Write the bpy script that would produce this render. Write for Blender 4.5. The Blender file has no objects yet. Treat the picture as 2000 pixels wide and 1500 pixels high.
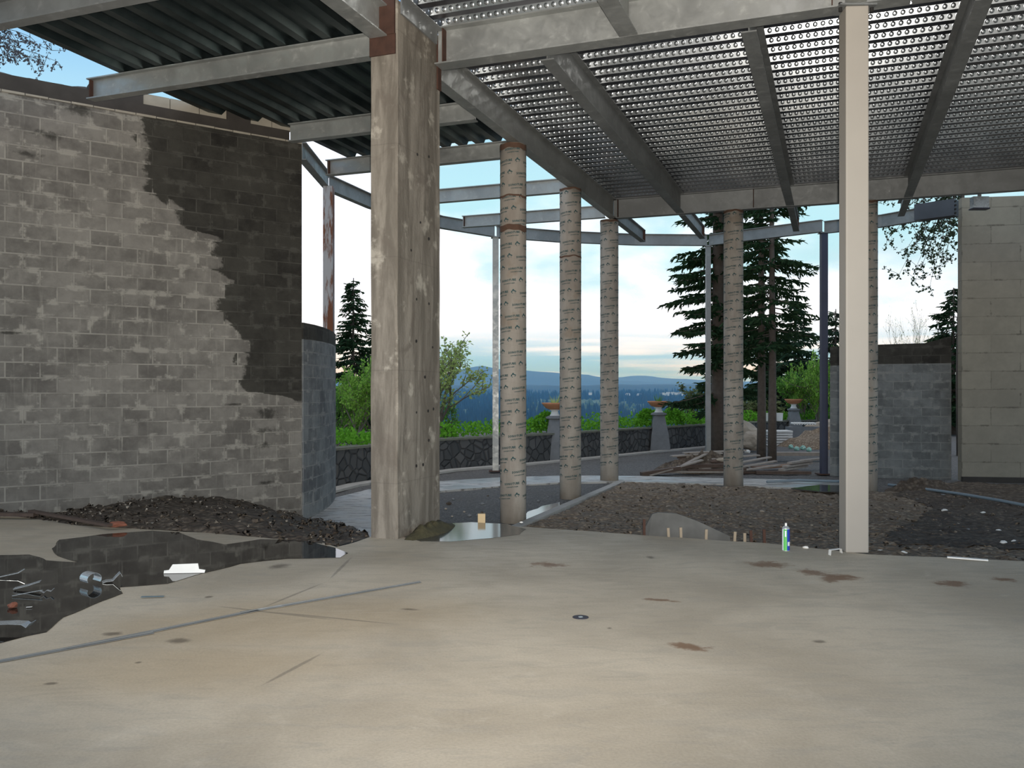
import bpy, math, random
from math import sin, cos, pi, sqrt, exp
from mathutils import Vector, Matrix, noise as mnoise
random.seed(7)
S = bpy.context.scene
C = S.collection

# ------------------------------------------------------------ camera
EYE = 1.6; FPX = 1700.0; HZ = 762.0
cd = bpy.data.cameras.new('camera'); cam = bpy.data.objects.new('camera', cd); C.objects.link(cam)
cam.location = (0, 0, EYE); cam.rotation_euler = (pi/2, 0, 0)
cd.sensor_width = 36; cd.lens = FPX/2000*36; cd.shift_y = (HZ-750)/2000
cd.clip_start = 0.05; cd.clip_end = 40000
S.camera = cam
S.view_settings.view_transform = 'Standard'; S.view_settings.look = 'None'
S.view_settings.gamma = 1; S.view_settings.use_curve_mapping = False
S.view_settings.exposure = 0.0

# ------------------------------------------------------------ node helper
class NT:
    def __init__(s, tree): s.t = tree; s.t.nodes.clear()
    def n(s, typ, props=None, **ins):
        nd = s.t.nodes.new(typ)
        for k, v in (props or {}).items(): setattr(nd, k, v)
        for k, v in ins.items():
            key = int(k[1:]) if (k[0] == 'i' and k[1:].isdigit()) else k.replace('_', ' ')
            s.set(nd.inputs[key], v)
        return nd
    def set(s, inp, v):
        if isinstance(v, bpy.types.NodeSocket): s.t.links.new(v, inp)
        elif isinstance(v, (tuple, list)):
            n = len(inp.default_value)
            v = tuple(v) + (1,)*(n-len(v)); inp.default_value = v[:n]
        else: inp.default_value = v
    def math(s, op, a, b=0.0, c=None, clamp=False):
        nd = s.n('ShaderNodeMath', {'operation': op, 'use_clamp': clamp}, i0=a, i1=b)
        if c is not None: s.set(nd.inputs[2], c)
        return nd.outputs[0]
    def mr(s, v, a, b, c=0.0, d=1.0, smooth=True):
        nd = s.n('ShaderNodeMapRange', {'interpolation_type': 'SMOOTHSTEP' if smooth else 'LINEAR', 'clamp': True}, i0=v, i1=a, i2=b, i3=c, i4=d)
        return nd.outputs[0]
    def mix(s, f, a, b, typ='MIX'):
        nd = s.n('ShaderNodeMix', {'data_type': 'RGBA', 'blend_type': typ, 'clamp_factor': True})
        s.set(nd.inputs[0], f); s.set(nd.inputs[6], a); s.set(nd.inputs[7], b)
        return nd.outputs[2]
    def noise(s, vec, scale, detail=4, rough=.55, dist=0.0):
        nd = s.n('ShaderNodeTexNoise', None, Vector=vec, Scale=scale, Detail=detail, Roughness=rough, Distortion=dist)
        return nd.outputs[0]
    def sep(s, v):
        nd = s.n('ShaderNodeSeparateXYZ', None, i0=v); return nd.outputs
    def comb(s, x, y, z): return s.n('ShaderNodeCombineXYZ', None, i0=x, i1=y, i2=z).outputs[0]
    def vm(s, op, a, b=(0, 0, 0)):
        nd = s.n('ShaderNodeVectorMath', {'operation': op}, i0=a, i1=b)
        return nd.outputs[1] if op in ('LENGTH', 'DOT_PRODUCT', 'DISTANCE') else nd.outputs[0]
    def mapping(s, v, loc=(0, 0, 0), rot=(0, 0, 0), scale=(1, 1, 1)):
        return s.n('ShaderNodeMapping', None, Vector=v, Location=loc, Rotation=rot, Scale=scale).outputs[0]
    def bump(s, h, strength=.3, dist=.02):
        return s.n('ShaderNodeBump', None, Strength=strength, Distance=dist, Height=h).outputs[0]
    def blob(s, P, cx, cy, rx, ry, ang=0.0, wob=None, amp=.5, e0=.6, e1=1.0):
        # 1 inside an ellipse on the xy plane, 0 outside
        m = s.n('ShaderNodeMapping', {'vector_type': 'TEXTURE'}, Vector=P, Location=(cx, cy, 0), Rotation=(0, 0, ang), Scale=(rx, ry, 1)).outputs[0]
        m = s.vm('MULTIPLY', m, (1, 1, 0))
        l = s.vm('LENGTH', m)
        if wob is not None: l = s.math('ADD', l, s.math('MULTIPLY', s.math('SUBTRACT', wob, .5), amp))
        return s.mr(l, e0, e1, 1.0, 0.0)
    def mx(s, *a):
        r = a[0]
        for b in a[1:]: r = s.math('MAXIMUM', r, b)
        return r

# ------------------------------------------------------------ sky (world)
W = bpy.data.worlds.new('sky'); S.world = W; W.use_nodes = True
w = NT(W.node_tree)
D = w.n('ShaderNodeTexCoord').outputs['Generated']
dx, dy, dz = w.sep(D)
# gap of bright cloud: its upper limit rises towards the left of the view
gx = w.math('DIVIDE', w.math('ADD', dx, .26), .15)
gauss = w.math('POWER', 2.718, w.math('MULTIPLY', w.math('MULTIPLY', gx, gx), -1))
cloudv = w.comb(w.math('DIVIDE', dx, w.math('ADD', dz, .12)), w.math('DIVIDE', dy, w.math('ADD', w.math('MAXIMUM', dz, 0.0), .12)), 0.0)
n1 = w.noise(w.vm('MULTIPLY', D, (3, 3, 7)), 1.6, 5, .5)
lim = w.math('ADD', w.math('ADD', .125, w.math('MULTIPLY', gauss, .24)), w.math('MULTIPLY', w.math('SUBTRACT', n1, .5), .40))
white = w.mr(w.math('SUBTRACT', dz, lim), -.04, .06, 1.0, 0.0)
bandn = w.noise(w.vm('MULTIPLY', D, (2.5, 2.5, 42)), 1.3, 3, .5)
low = w.math('MULTIPLY', w.mr(dz, .03, .085, 1.0, 0.0), w.mr(bandn, .36, .58))
low = w.math('MULTIPLY', low, w.mr(dx, -.20, -.08))
blue = w.mix(w.mr(dz, .20, .46), (.55, .90, 1.0), (.20, .46, .90))
n2 = w.noise(cloudv, .9, 5, .55)
blue = w.mix(w.math('MULTIPLY', w.mr(n2, .45, .75), .55), blue, (.72, .86, .95))
col = w.mix(white, blue, (1.22, 1.27, 1.42))
col = w.mix(w.math('MULTIPLY', low, .9), col, (.34, .72, 1.05))
zen = w.mr(dz, .42, .8)
col = w.mix(zen, col, (1.15, 1.15, 1.17))
col = w.mix(w.mr(dz, -.02, -.06), col, (.12, .14, .12))
bg = w.n('ShaderNodeBackground', None, Color=col, Strength=1.0)
wo = w.n('ShaderNodeOutputWorld'); W.node_tree.links.new(bg.outputs[0], wo.inputs[0])

# the camera's own flash, just above the lens
fl = bpy.data.lights.new('camera_flash', 'SPOT'); fl.energy = 5200; fl.shadow_soft_size = .02; fl.color = (1, .93, .84)
fl.spot_size = 2.0; fl.spot_blend = 1.0
flo = bpy.data.objects.new('camera_flash', fl); C.objects.link(flo); flo.location = (.03, -.02, EYE+.07)
flo.rotation_euler = (pi/2+.43, 0, 0)

# ------------------------------------------------------------ geometry helpers
def at(u, v, z):                      # the point of a horizontal plane seen at a place of the photograph
    y = FPX*(EYE-z)/(v-HZ); return Vector(((u-1000)*y/FPX, y, z))
def atd(u, v, y):                     # the same at a known distance
    return Vector(((u-1000)*y/FPX, y, EYE-(v-HZ)*y/FPX))
TH = math.atan(.37); EB = Vector((sin(TH), cos(TH), 0)); EA = Vector((cos(TH), -sin(TH), 0))
P0 = Vector((-.86, 10.35, 0))         # grid origin: back corner of the concrete pier
def L(a, b, z=0.0): return P0 + EA*a + EB*b + Vector((0, 0, z))
ZB = 5.4                              # underside of the roof steel

class MB:
    def __init__(s): s.v = []; s.f = []; s.m = []; s.uv = None
    def add(s, vs, fs, mi=0):
        o = len(s.v); s.v += [tuple(v) for v in vs]
        for f in fs: s.f.append(tuple(i+o for i in f)); s.m.append(mi)
    def box(s, c, size, rot=None, mi=0):
        hx, hy, hz = size[0]/2, size[1]/2, size[2]/2
        vs = [Vector((x, y, z)) for x in (-hx, hx) for y in (-hy, hy) for z in (-hz, hz)]
        if rot is not None: vs = [rot @ v for v in vs]
        c = Vector(c); vs = [v+c for v in vs]
        s.add(vs, [(0, 1, 3, 2), (4, 6, 7, 5), (0, 4, 5, 1), (2, 3, 7, 6), (0, 2, 6, 4), (1, 5, 7, 3)], mi)
    def bar(s, p0, p1, wd, h, mi=0, up=(0, 0, 1)):      # rectangular bar along p0-p1
        p0, p1 = Vector(p0), Vector(p1); d = (p1-p0).normalized(); x = d.cross(Vector(up)).normalized(); z = x.cross(d)
        vs = [p+x*(sx*wd/2)+z*(sz*h/2) for p in (p0, p1) for sx, sz in ((-1, -1), (1, -1), (1, 1), (-1, 1))]
        s.add(vs, [(3, 2, 1, 0), (4, 5, 6, 7), (0, 1, 5, 4), (1, 2, 6, 5), (2, 3, 7, 6), (3, 0, 4, 7)], mi)
    def tube(s, pts, rs, n=8, mi=0, cap=True):
        pts = [Vector(p) for p in pts]; vs = []; fs = []
        for i, p in enumerate(pts):
            d = (pts[min(i+1, len(pts)-1)]-pts[max(i-1, 0)]).normalized()
            ref = Vector((0, 0, 1)) if abs(d.z) < .9 else Vector((1, 0, 0))
            x = d.cross(ref).normalized(); y = x.cross(d); r = rs[i] if isinstance(rs, (list, tuple)) else rs
            vs += [p+x*(r*cos(2*pi*k/n))+y*(r*sin(2*pi*k/n)) for k in range(n)]
        for i in range(len(pts)-1):
            for k in range(n):
                a, b = i*n+k, i*n+(k+1) % n; fs.append((a, a+n, b+n, b))
        if cap: fs.append(tuple(range(n))); fs.append(tuple((len(pts)-1)*n+k for k in reversed(range(n))))
        s.add(vs, fs, mi)
    def lathe(s, c, prof, n=24, mi=0):
        c = Vector(c); vs = []; fs = []
        for r, z in prof: vs += [c+Vector((r*cos(2*pi*k/n), r*sin(2*pi*k/n), z)) for k in range(n)]
        for i in range(len(prof)-1):
            for k in range(n):
                a, b = i*n+k, i*n+(k+1) % n; fs.append((a, b, b+n, a+n))
        fs.append(tuple(reversed(range(n)))); fs.append(tuple((len(prof)-1)*n+k for k in range(n)))
        s.add(vs, fs, mi)
    def prism(s, poly, z0, z1, mi=0):                   # polygon (xy) given height
        n = len(poly); vs = [(p[0], p[1], z0) for p in poly]+[(p[0], p[1], z1) for p in poly]
        s.add(vs, [tuple(range(n, 2*n)), tuple(reversed(range(n)))]+[(k, (k+1) % n, (k+1) % n+n, k+n) for k in range(n)], mi)
    def build(s, name, mats, parent=None, smooth=False, loc=None):
        me = bpy.data.meshes.new(name)
        vs = s.v
        if loc is not None: l = Vector(loc); vs = [tuple(Vector(v)-l) for v in vs]
        me.from_pydata(vs, [], s.f)
        mats = mats if isinstance(mats, (list, tuple)) else [mats]
        for m in mats: me.materials.append(m)
        if any(s.m): me.polygons.foreach_set('material_index', s.m)
        if smooth: me.polygons.foreach_set('use_smooth', [True]*len(me.polygons))
        if s.uv:
            ul = me.uv_layers.new(name='UVMap')
            for lp in me.loops: ul.data[lp.index].uv = s.uv[lp.vertex_index]
        me.update()
        o = bpy.data.objects.new(name, me); C.objects.link(o)
        if loc is not None: o.location = loc
        if parent is not None: o.parent = parent
        return o
def fixn(o):
    import bmesh
    bm = bmesh.new(); bm.from_mesh(o.data); bmesh.ops.recalc_face_normals(bm, faces=bm.faces); bm.to_mesh(o.data); bm.free(); return o
def tag(o, label, cat, group=None, kind=None):
    o['label'] = label; o['category'] = cat
    if group: o['group'] = group
    if kind: o['kind'] = kind
    return o
def struct(o, label=None):
    o['kind'] = 'structure'
    if label: o['label'] = label
    return o
def empty(name, loc, label, cat, group=None, rz=0):
    o = bpy.data.objects.new(name, None); C.objects.link(o); o.location = loc; o.rotation_euler = (0, 0, rz); o.empty_display_size = .1
    return tag(o, label, cat, group)
def child(mb, name, mats, root, smooth=False):           # mb is in world coordinates
    o = mb.build(name, mats, None, smooth); 
    for v in o.data.vertices: v.co = v.co - root.location
    o.parent = root; return o

# ------------------------------------------------------------ materials
def mat(name):
    m = bpy.data.materials.new(name); m.use_nodes = True; t = NT(m.node_tree)
    out = t.n('ShaderNodeOutputMaterial'); p = t.n('ShaderNodeBsdfPrincipled')
    m.node_tree.links.new(p.outputs[0], out.inputs[0]); t.p = p; t.out = out; t.m = m
    t.P = t.n('ShaderNodeTexCoord').outputs['Object']; t.UV = t.n('ShaderNodeUVMap').outputs[0]
    return t
def put(t, color=None, rough=None, metal=None, normal=None, spec=None):
    if color is not None: t.set(t.p.inputs['Base Color'], color)
    if rough is not None: t.set(t.p.inputs['Roughness'], rough)
    if metal is not None: t.set(t.p.inputs['Metallic'], metal)
    if normal is not None: t.set(t.p.inputs['Normal'], normal)
    if spec is not None: t.set(t.p.inputs['Specular IOR Level'], spec)
    return t.m
def plain(name, c, rough=.7, metal=0.0, var=.25, scale=8.0, bump=0.0):
    t = mat(name); n = t.noise(t.P, scale, 4)
    k = [min(1, x*(1+var)) for x in c]; d = [x*(1-var) for x in c]
    col = t.mix(n, d, k)
    return put(t, col, rough, metal, t.bump(n, bump, .02) if bump else None)

# floor slab
t = mat('slab_concrete'); P = t.P
n1 = t.noise(P, .55, 5, .6, .4); n2 = t.noise(P, 3.2, 6, .65, .6); n3 = t.noise(P, 60, 3, .6)
n4 = t.noise(t.mapping(P, rot=(0, 0, .35), scale=(1, 3.2, 1)), 2.1, 6, .7, .8)
col = t.mix(t.mr(n1, .35, .68), (.41, .35, .265), (.56, .485, .375))
col = t.mix(t.math('MULTIPLY', t.mr(n4, .46, .66), .36), col, (.33, .305, .26))
col = t.mix(t.math('MULTIPLY', t.mr(n2, .55, .78), .42), col, (.62, .55, .44))
warm = t.noise(P, .9, 4, .6)
warmm = t.mx(t.blob(P, -1.6, 6.0, 1.7, .9, .25, warm, 1.0, .2, 1.1), t.blob(P, -2.0, 5.0, 1.3, .7, .2, warm, .9, .2, 1.1))
col = t.mix(t.math('MULTIPLY', warmm, .4), col, (.42, .30, .16))
def bl(u, v, ru, rv, **k):
    c = at(u, v, 0); e = at(u+ru, v, 0); d1 = abs(at(u, v-rv, 0).y-c.y)
    return (c.x, c.y, e.x-c.x, d1)
wob = t.noise(P, 9, 5, .7)
rustm = None
for u, v, ru, rv, ang in [(1500, 1102, 45, 6, -.15), (1585, 1118, 34, 6, -.5), (1640, 1128, 40, 7, -.1), (1620, 1134, 22, 4, 0), (1860, 1140, 34, 6, -.4), (1345, 1263, 40, 7, -.35), (1290, 1172, 42, 2.5, -.35), (1070, 1103, 34, 5, 0), (1960, 1132, 26, 4, -.8)]:
    x, y, rx, ry = bl(u, v, ru, rv)
    b = t.blob(P, x, y, rx*1.15, ry*1.3, ang, wob, 2.4, .35, 1.0)
    rustm = b if rustm is None else t.math('MAXIMUM', rustm, b)
col = t.mix(t.math('MULTIPLY', rustm, .78), col, (.16, .07, .025))
darkm = None
for u, v, ru, rv, ang in [(545, 1106, 30, 7, 0), (408, 1166, 12, 3, 0), (350, 1252, 40, 7, -.2), (220, 1238, 26, 6, 0), (1270, 1089, 12, 4, 0), (1600, 1253, 20, 5, 0), (800, 1190, 30, 3, -.2), (100, 1335, 20, 4, 0), (270, 1294, 10, 3, 0), (1190, 1227, 8, 3, 0)]:
    x, y, rx, ry = bl(u, v, ru, rv)
    b = t.blob(P, x, y, rx, ry, ang, wob, 1.3, .2, .9)
    darkm = b if darkm is None else t.math('MAXIMUM', darkm, b)
col = t.mix(t.mr(n3, .3, .75, .0, .22), col, (.2, .17, .13))
col = t.mix(t.math('MULTIPLY', darkm, .65), col, (.07, .055, .04))
# hairline cracks
crk = None
def seg(p, q, wd):
    global crk
    p = at(*p, 0); q = at(*q, 0); c = (p+q)/2; d = q-p
    b = t.blob(P, c.x, c.y, d.length/2, wd, math.atan2(d.y, d.x), t.noise(P, 14, 2), .25, .5, 1.0)
    crk = b if crk is None else t.math('MAXIMUM', crk, b)
for p, q in [((690, 1085), (640, 1135)), ((640, 1135), (500, 1192)), ((390, 1180), (690, 1215)), ((500, 1192), (800, 1222)), ((500, 1345), (640, 1270))]: seg(p, q, .02)
col = t.mix(t.math('MULTIPLY', crk, .45), col, (.10, .09, .075))
rough = t.mr(n4, .3, .7, .5, .8)
M_SLAB = put(t, col, rough, 0, t.bump(t.math('ADD', t.math('MULTIPLY', n2, .6), t.math('MULTIPLY', n3, .25)), .22, .02), .25)

# pier concrete
t = mat('pier_concrete'); P = t.P
a = t.noise(t.mapping(P, scale=(3.4, 3.4, .45)), 1.6, 6, .65, .5); b = t.noise(P, 2.2, 6, .65, .8); c = t.noise(P, 30, 4, .6)
col = t.mix(t.mr(a, .36, .66), (.112, .098, .08), (.22, .197, .165))
col = t.mix(t.math('MULTIPLY', t.mr(b, .50, .68), .6), col, (.105, .088, .072))
col = t.mix(t.math('MULTIPLY', t.mr(t.noise(P, 3.1, 5, .6), .56, .68), .55), col, (.42, .39, .33))
jt = t.math('ABSOLUTE', t.math('SUBTRACT', t.math('FRACT', t.math('DIVIDE', t.math('ADD', t.sep(P)[2], t.math('MULTIPLY', b, .03)), 1.22)), .5))
col = t.mix(t.mr(jt, .002, .006, .25, 0.0), col, (.07, .06, .05))
M_PIER = put(t, col, .85, 0, t.bump(t.math('ADD', c, a), .25, .02), .3)

def block_mat(name, light, dark, mort, bw=.4, rh=.2, ms=.012, stain=None, contrast=1.0, streak=True):
    t = mat(name); UV = t.UV
    br = t.n('ShaderNodeTexBrick', {'offset': .5}, Vector=UV, Color1=(0, 0, 0), Color2=(1, 1, 1), Mortar=(.5, .5, .5), Scale=1.0, Mortar_Size=ms, Mortar_Smooth=.25, Bias=0.0, Brick_Width=bw, Row_Height=rh)
    rnd = t.n('ShaderNodeSeparateColor', None, i0=br.outputs[0]).outputs[0]; mor = br.outputs[1]
    n1 = t.noise(UV, 1.1, 5, .6, .3); n2 = t.noise(UV, 6, 6, .7, .2); n3 = t.noise(UV, 45, 3, .6)
    n1 = t.math('ADD', n1, t.math('MULTIPLY', t.math('SUBTRACT', t.noise(UV, 2.7, 4, .6), .5), .5))
    v = t.math('ADD', t.math('MULTIPLY', rnd, .22), t.math('ADD', t.math('MULTIPLY', n1, .75), t.math('MULTIPLY', n2, .55)))
    col = t.mix(t.mr(v, .46, 1.06), dark, light)
    # smears of mortar spreading over the joints
    sm = t.math('MULTIPLY', mor, t.mr(t.noise(UV, 2.3, 4, .6), .35, .62, .15, 1.0))
    br2 = t.n('ShaderNodeTexBrick', {'offset': .5}, Vector=UV, Color1=(0, 0, 0), Color2=(1, 1, 1), Mortar=(.5, .5, .5), Scale=1.0, Mortar_Size=ms*4.5, Mortar_Smooth=.6, Bias=0.0, Brick_Width=bw, Row_Height=rh)
    sm2 = t.math('MULTIPLY', t.math('MULTIPLY', br2.outputs[1], t.mr(t.noise(t.mapping(UV, scale=(1, 1.2, 1)), 3.1, 4, .7), .50, .62)), .75)
    smt = t.mx(t.math('MULTIPLY', sm, .65), sm2)
    col = t.mix(smt, col, mort)
    if streak:
        st = t.noise(t.mapping(UV, scale=(9, .8, 1)), 1.5, 4, .6)
        col = t.mix(t.math('MULTIPLY', t.mr(st, .56, .72), .3), col, mort)
    if stain:
        stops, blobs = stain
        sx, sz, _ = t.sep(UV)
        cr = t.n('ShaderNodeValToRGB', None, i0=t.math('DIVIDE', sz, 6.0)); e = cr.color_ramp.elements
        while len(e) < len(stops): e.new(.5)
        for k, (z, sv) in enumerate(stops): e[k].position = z/6; e[k].color = (sv/5, sv/5, sv/5, 1)
        sb = t.math('MULTIPLY', t.n('ShaderNodeSeparateColor', None, i0=cr.outputs[0]).outputs[0], 5.0)
        wb = t.math('ADD', t.math('MULTIPLY', t.math('SUBTRACT', rnd, .5), .26), t.math('MULTIPLY', t.math('SUBTRACT', t.noise(UV, 5, 5, .7), .5), .38))
        msk = t.mr(t.math('SUBTRACT', t.math('ADD', sb, wb), sx), -.02, .05)
        msk = t.math('MULTIPLY', msk, t.mr(sb, .02, .15))
        wob = t.noise(UV, 5, 6, .75)
        for (x, y, rx, ry) in blobs: msk = t.math('MAXIMUM', msk, t.math('MULTIPLY', t.blob(UV, x, y, rx, ry, 0, wob, 2.6, .1, .75), .85))
        dk = t.mix(t.mr(v, .3, 1.0), (.010, .009, .008), (.040, .038, .032))
        dk = t.mix(t.math('MULTIPLY', smt, .45), dk, (.095, .092, .080))
        col = t.mix(t.math('MULTIPLY', msk, .97), col, dk)
    h = t.math('ADD', t.math('MULTIPLY', mor, -1.0), t.math('MULTIPLY', n3, .35))
    return put(t, col, .9, 0, t.bump(h, .6, .012), .2)

M_GALV_ = None
def galv(name, c=(.34, .35, .34), rough=.5, metal=.55):
    t = mat(name); P = t.P
    a = t.noise(P, 1.3, 5, .6, .5); b = t.noise(P, 7, 5, .65, .5); v = t.n('ShaderNodeTexVoronoi', None, Vector=P, Scale=22.0).outputs[1]
    vv = t.n('ShaderNodeSeparateColor', None, i0=v).outputs[0]
    col = t.mix(t.mr(a, .35, .7), [x*.72 for x in c], c)
    col = t.mix(t.math('MULTIPLY', t.mr(b, .55, .75), .5), col, [min(1, x*1.45) for x in c])
    col = t.mix(t.math('MULTIPLY', vv, .15), col, [x*.8 for x in c])
    return put(t, col, t.mr(b, .3, .7, rough-.12, rough+.12), metal, None)
M_GALV = galv('galvanised_steel')
M_GALVD = galv('dull_galvanised_steel', (.24, .25, .25), .55, .4)
M_SHINY = galv('bright_galvanised_sheet', (.62, .66, .68), .3, .55)
M_PRIMED = plain('painted_steel', (.30, .275, .24), .55, 0, .06, 3)
M_RUST = plain('rusty_steel', (.050, .022, .014), .85, .1, .5, 9, .3)
M_BLACK = plain('black_and_hole_shade', (.012, .011, .010), .9, 0, .2)
t = mat('rust_streaked_steel'); P = t.P
r_ = t.noise(t.mapping(P, scale=(6, 6, 1)), 1.1, 5, .7)
col = t.mix(t.mr(r_, .44, .56), (.30, .31, .33), (.12, .040, .015))
M_RSTEEL = put(t, col, .75, .1)
M_BLUEPOST = plain('blue_primed_steel', (.035, .038, .065), .5, .2, .25, 4)

M_STUB = plain('dark_grey_steel', (.055, .06, .07), .5, .3, .3, 4)
def deck_mats():
    r = []
    for k in range(3):
        t = mat(['deck_flat_dark_reflection', 'deck_embossed_web', 'plain_dark_deck_sheet'][k]); P = t.P
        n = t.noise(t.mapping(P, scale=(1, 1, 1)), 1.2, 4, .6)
        col = [t.mix(t.mr(n, .35, .65), (.12, .12, .145), (.18, .18, .205)), t.mix(t.mr(n, .35, .65), (.42, .45, .48), (.6, .63, .66)), t.mix(t.mr(n, .35, .65), (.045, .064, .067), (.095, .118, .12))][k]  # flats coloured darker than webs, imitating the dark ground they mirror
        h = t.math('MULTIPLY', t.noise(P, 5, 2), .15)
        if k == 1:
            ux, uy, _ = t.sep(t.UV)
            fx = t.math('SUBTRACT', t.math('FRACT', t.math('DIVIDE', ux, .085)), .5)
            fy = t.math('SUBTRACT', uy, .5)
            d = t.math('SQRT', t.math('ADD', t.math('POWER', t.math('MULTIPLY', fx, 1.0), 2), t.math('POWER', t.math('MULTIPLY', fy, .9), 2)))
            h = t.math('ADD', h, t.mr(d, .10, .34, 1.0, 0.0))
        r.append(put(t, col, [.30, .19, .40][k], .95, t.bump(h, [.15, .7, .2][k], .009)))
    return r
M_DECK = deck_mats()

# form tube
t = mat('cardboard_form_tube'); P = t.P
x, y, z = t.sep(P); ang = t.math('ARCTAN2', y, x)
hl = t.math('FRACT', t.math('ADD', t.math('DIVIDE', z, .19), t.math('DIVIDE', ang, 2*pi)))
seam = t.mr(t.math('ABSOLUTE', t.math('SUBTRACT', hl, .5)), .0, .025, .25, 0.0)
n = t.noise(t.mapping(P, scale=(2, 2, .6)), 1.7, 5, .6)
col = t.mix(t.mr(n, .3, .7), (.22, .19, .158), (.33, .297, .255))
col = t.mix(seam, col, (.19, .165, .14))
col = t.mix(t.math('MULTIPLY', t.mr(t.noise(P, 2.8, 4), .56, .7), .4), col, (.20, .14, .09))
M_TUBE = put(t, col, .75, 0, t.bump(seam, .15, .005), .3)
M_INK = plain('teal_print_ink', (.022, .06, .062), .8, 0, .25, 3)
M_TUBER = plain('stained_wet_cardboard', (.085, .045, .028), .9, 0, .4, 14, .2)

def gravel(name, c0, c1, c2, sc=26):
    t = mat(name); P = t.P
    v = t.n('ShaderNodeTexVoronoi', None, Vector=P, Scale=float(sc)); vd = v.outputs[0]; vc = t.n('ShaderNodeSeparateColor', None, i0=v.outputs[1]).outputs[0]
    n = t.noise(P, .8, 5, .6, .3); n2 = t.noise(P, 5, 5, .7)
    col = t.mix(vc, c0, c1)
    col = t.mix(t.math('MULTIPLY', t.mr(n, .45, .7), .7), col, c2)
    col = t.mix(t.math('MULTIPLY', t.mr(n2, .55, .75), .45), col, [x*.45 for x in c0])
    col = t.mix(t.mr(vd, .25, .6, 0.0, .5), col, [x*.5 for x in c0])
    return put(t, col, .85, 0, t.bump(t.math('ADD', t.math('MULTIPLY', vd, -1.0), n2), .7, .03), .25)
M_GRAVEL = gravel('grey_gravel', (.085, .085, .085), (.17, .165, .16), (.115, .108, .10))
M_DIRT = gravel('brown_dirt', (.16, .118, .082), (.31, .25, .185), (.22, .19, .155), 15)
M_WETDIRT = gravel('wet_dark_dirt', (.065, .05, .038), (.16, .13, .10), (.065, .05, .04), 14)
t = mat('path_concrete'); P = t.P
n = t.noise(P, 1.2, 5, .6); n2 = t.noise(t.mapping(P, scale=(1, 3, 1)), 2.4, 5, .7)
col = t.mix(t.mr(n, .3, .7), (.30, .30, .29), (.43, .42, .40)); col = t.mix(t.math('MULTIPLY', t.mr(n2, .5, .62), .75), col, (.07, .06, .05))
M_PATH = put(t, col, t.mr(n, .4, .6, .35, .7), 0, t.bump(n2, .2, .02))
M_CURB = plain('curb_concrete', (.33, .32, .30), .85, 0, .25, 5, .2)
t = mat('puddle_water'); n = t.noise(t.P, 2.0, 4)
M_WATER = put(t, t.mix(n, (.010, .009, .008), (.022, .018, .014)), .03, 0, t.bump(t.noise(t.P, 5, 2), .02, .01), .6)
M_WATERB = put(mat('puddle_water_over_grey'), (.06, .06, .058), .10, 0, None, .8)
M_MOSS = plain('wet_mossy_mud', (.055, .048, .022), .8, 0, .5, 16, .6)
t = mat('dry_stone_wall'); v = t.n('ShaderNodeTexVoronoi', {'feature': 'DISTANCE_TO_EDGE'}, Vector=t.UV, Scale=4.0); vc = t.n('ShaderNodeTexVoronoi', None, Vector=t.UV, Scale=4.0)
cc = t.n('ShaderNodeSeparateColor', None, i0=vc.outputs[1]).outputs[0]
col = t.mix(cc, (.055, .058, .06), (.10, .10, .10)); col = t.mix(t.mr(v.outputs[0], .0, .08, .8, 0.0), col, (.04, .042, .045))
M_STONE = put(t, col, .9, 0, t.bump(t.mr(v.outputs[0], 0, .12), .8, .05), .2)
M_CAP = plain('mossy_capstone', (.12, .125, .10), .9, 0, .4, 6, .3)
M_GREYST = plain('grey_cast_stone', (.15, .16, .17), .85, 0, .25, 6, .2)
M_TERRA = plain('terracotta', (.42, .19, .10), .8, 0, .2, 8)
M_WHITEST = plain('white_stone', (.62, .62, .60), .7, 0, .15, 6)
M_WOODD = plain('weathered_dark_wood', (.075, .050, .038), .85, 0, .45, 7, .3)
M_WOODG = plain('grey_weathered_wood', (.24, .215, .19), .85, 0, .35, 7, .3)
M_WOODL = plain('pale_cut_wood', (.50, .38, .22), .75, 0, .2, 7)
M_WOODT = plain('tan_stake_wood', (.26, .21, .15), .8, 0, .25, 9)
M_BRICK = plain('red_brick', (.20, .07, .04), .85, 0, .3, 12, .3)
M_FOAM_GLARE = plain('white_foam_and_glare', (.75, .74, .70), .7, 0, .08, 9)
M_ROCK = plain('tan_boulder', (.30, .26, .21), .9, 0, .35, 3, .6)
M_BARK = plain('fir_bark', (.085, .068, .055), .95, 0, .45, 9, .6)
M_BARKG = plain('grey_bark', (.13, .12, .105), .95, 0, .4, 9, .4)
M_PIPE = plain('grey_blue_pipe', (.17, .22, .26), .5, 0, .15, 4)

def leafm(name, c0, c1, tr=.45):
    t = mat(name)
    r = t.n('ShaderNodeNewGeometry').outputs['Random Per Island']
    col = t.mix(r, c0, c1)
    df = t.n('ShaderNodeBsdfDiffuse', None, Color=col); tl = t.n('ShaderNodeBsdfTranslucent', None, Color=t.mix(.5, col, (.5, .8, .15), 'MULTIPLY'))
    tl.inputs[0].default_value = (*c1, 1); t.set(tl.inputs[0], col)
    ms = t.n('ShaderNodeMixShader', None, i0=tr, i1=df.outputs[0], i2=tl.outputs[0])
    t.m.node_tree.links.new(ms.outputs[0], t.out.inputs[0]); return t.m
M_FIR = leafm('fir_needles', (.012, .030, .016), (.035, .065, .030), .2)
M_FIRB = leafm('blue_green_needles', (.02, .045, .03), (.05, .09, .05), .25)
M_LEAF = leafm('fresh_leaves', (.10, .24, .04), (.30, .52, .10), .5)
M_LEAFD = leafm('mid_green_leaves', (.06, .16, .035), (.15, .34, .07), .45)
M_LEAFY = leafm('pale_spring_leaves', (.22, .32, .10), (.42, .52, .2), .45)
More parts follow.
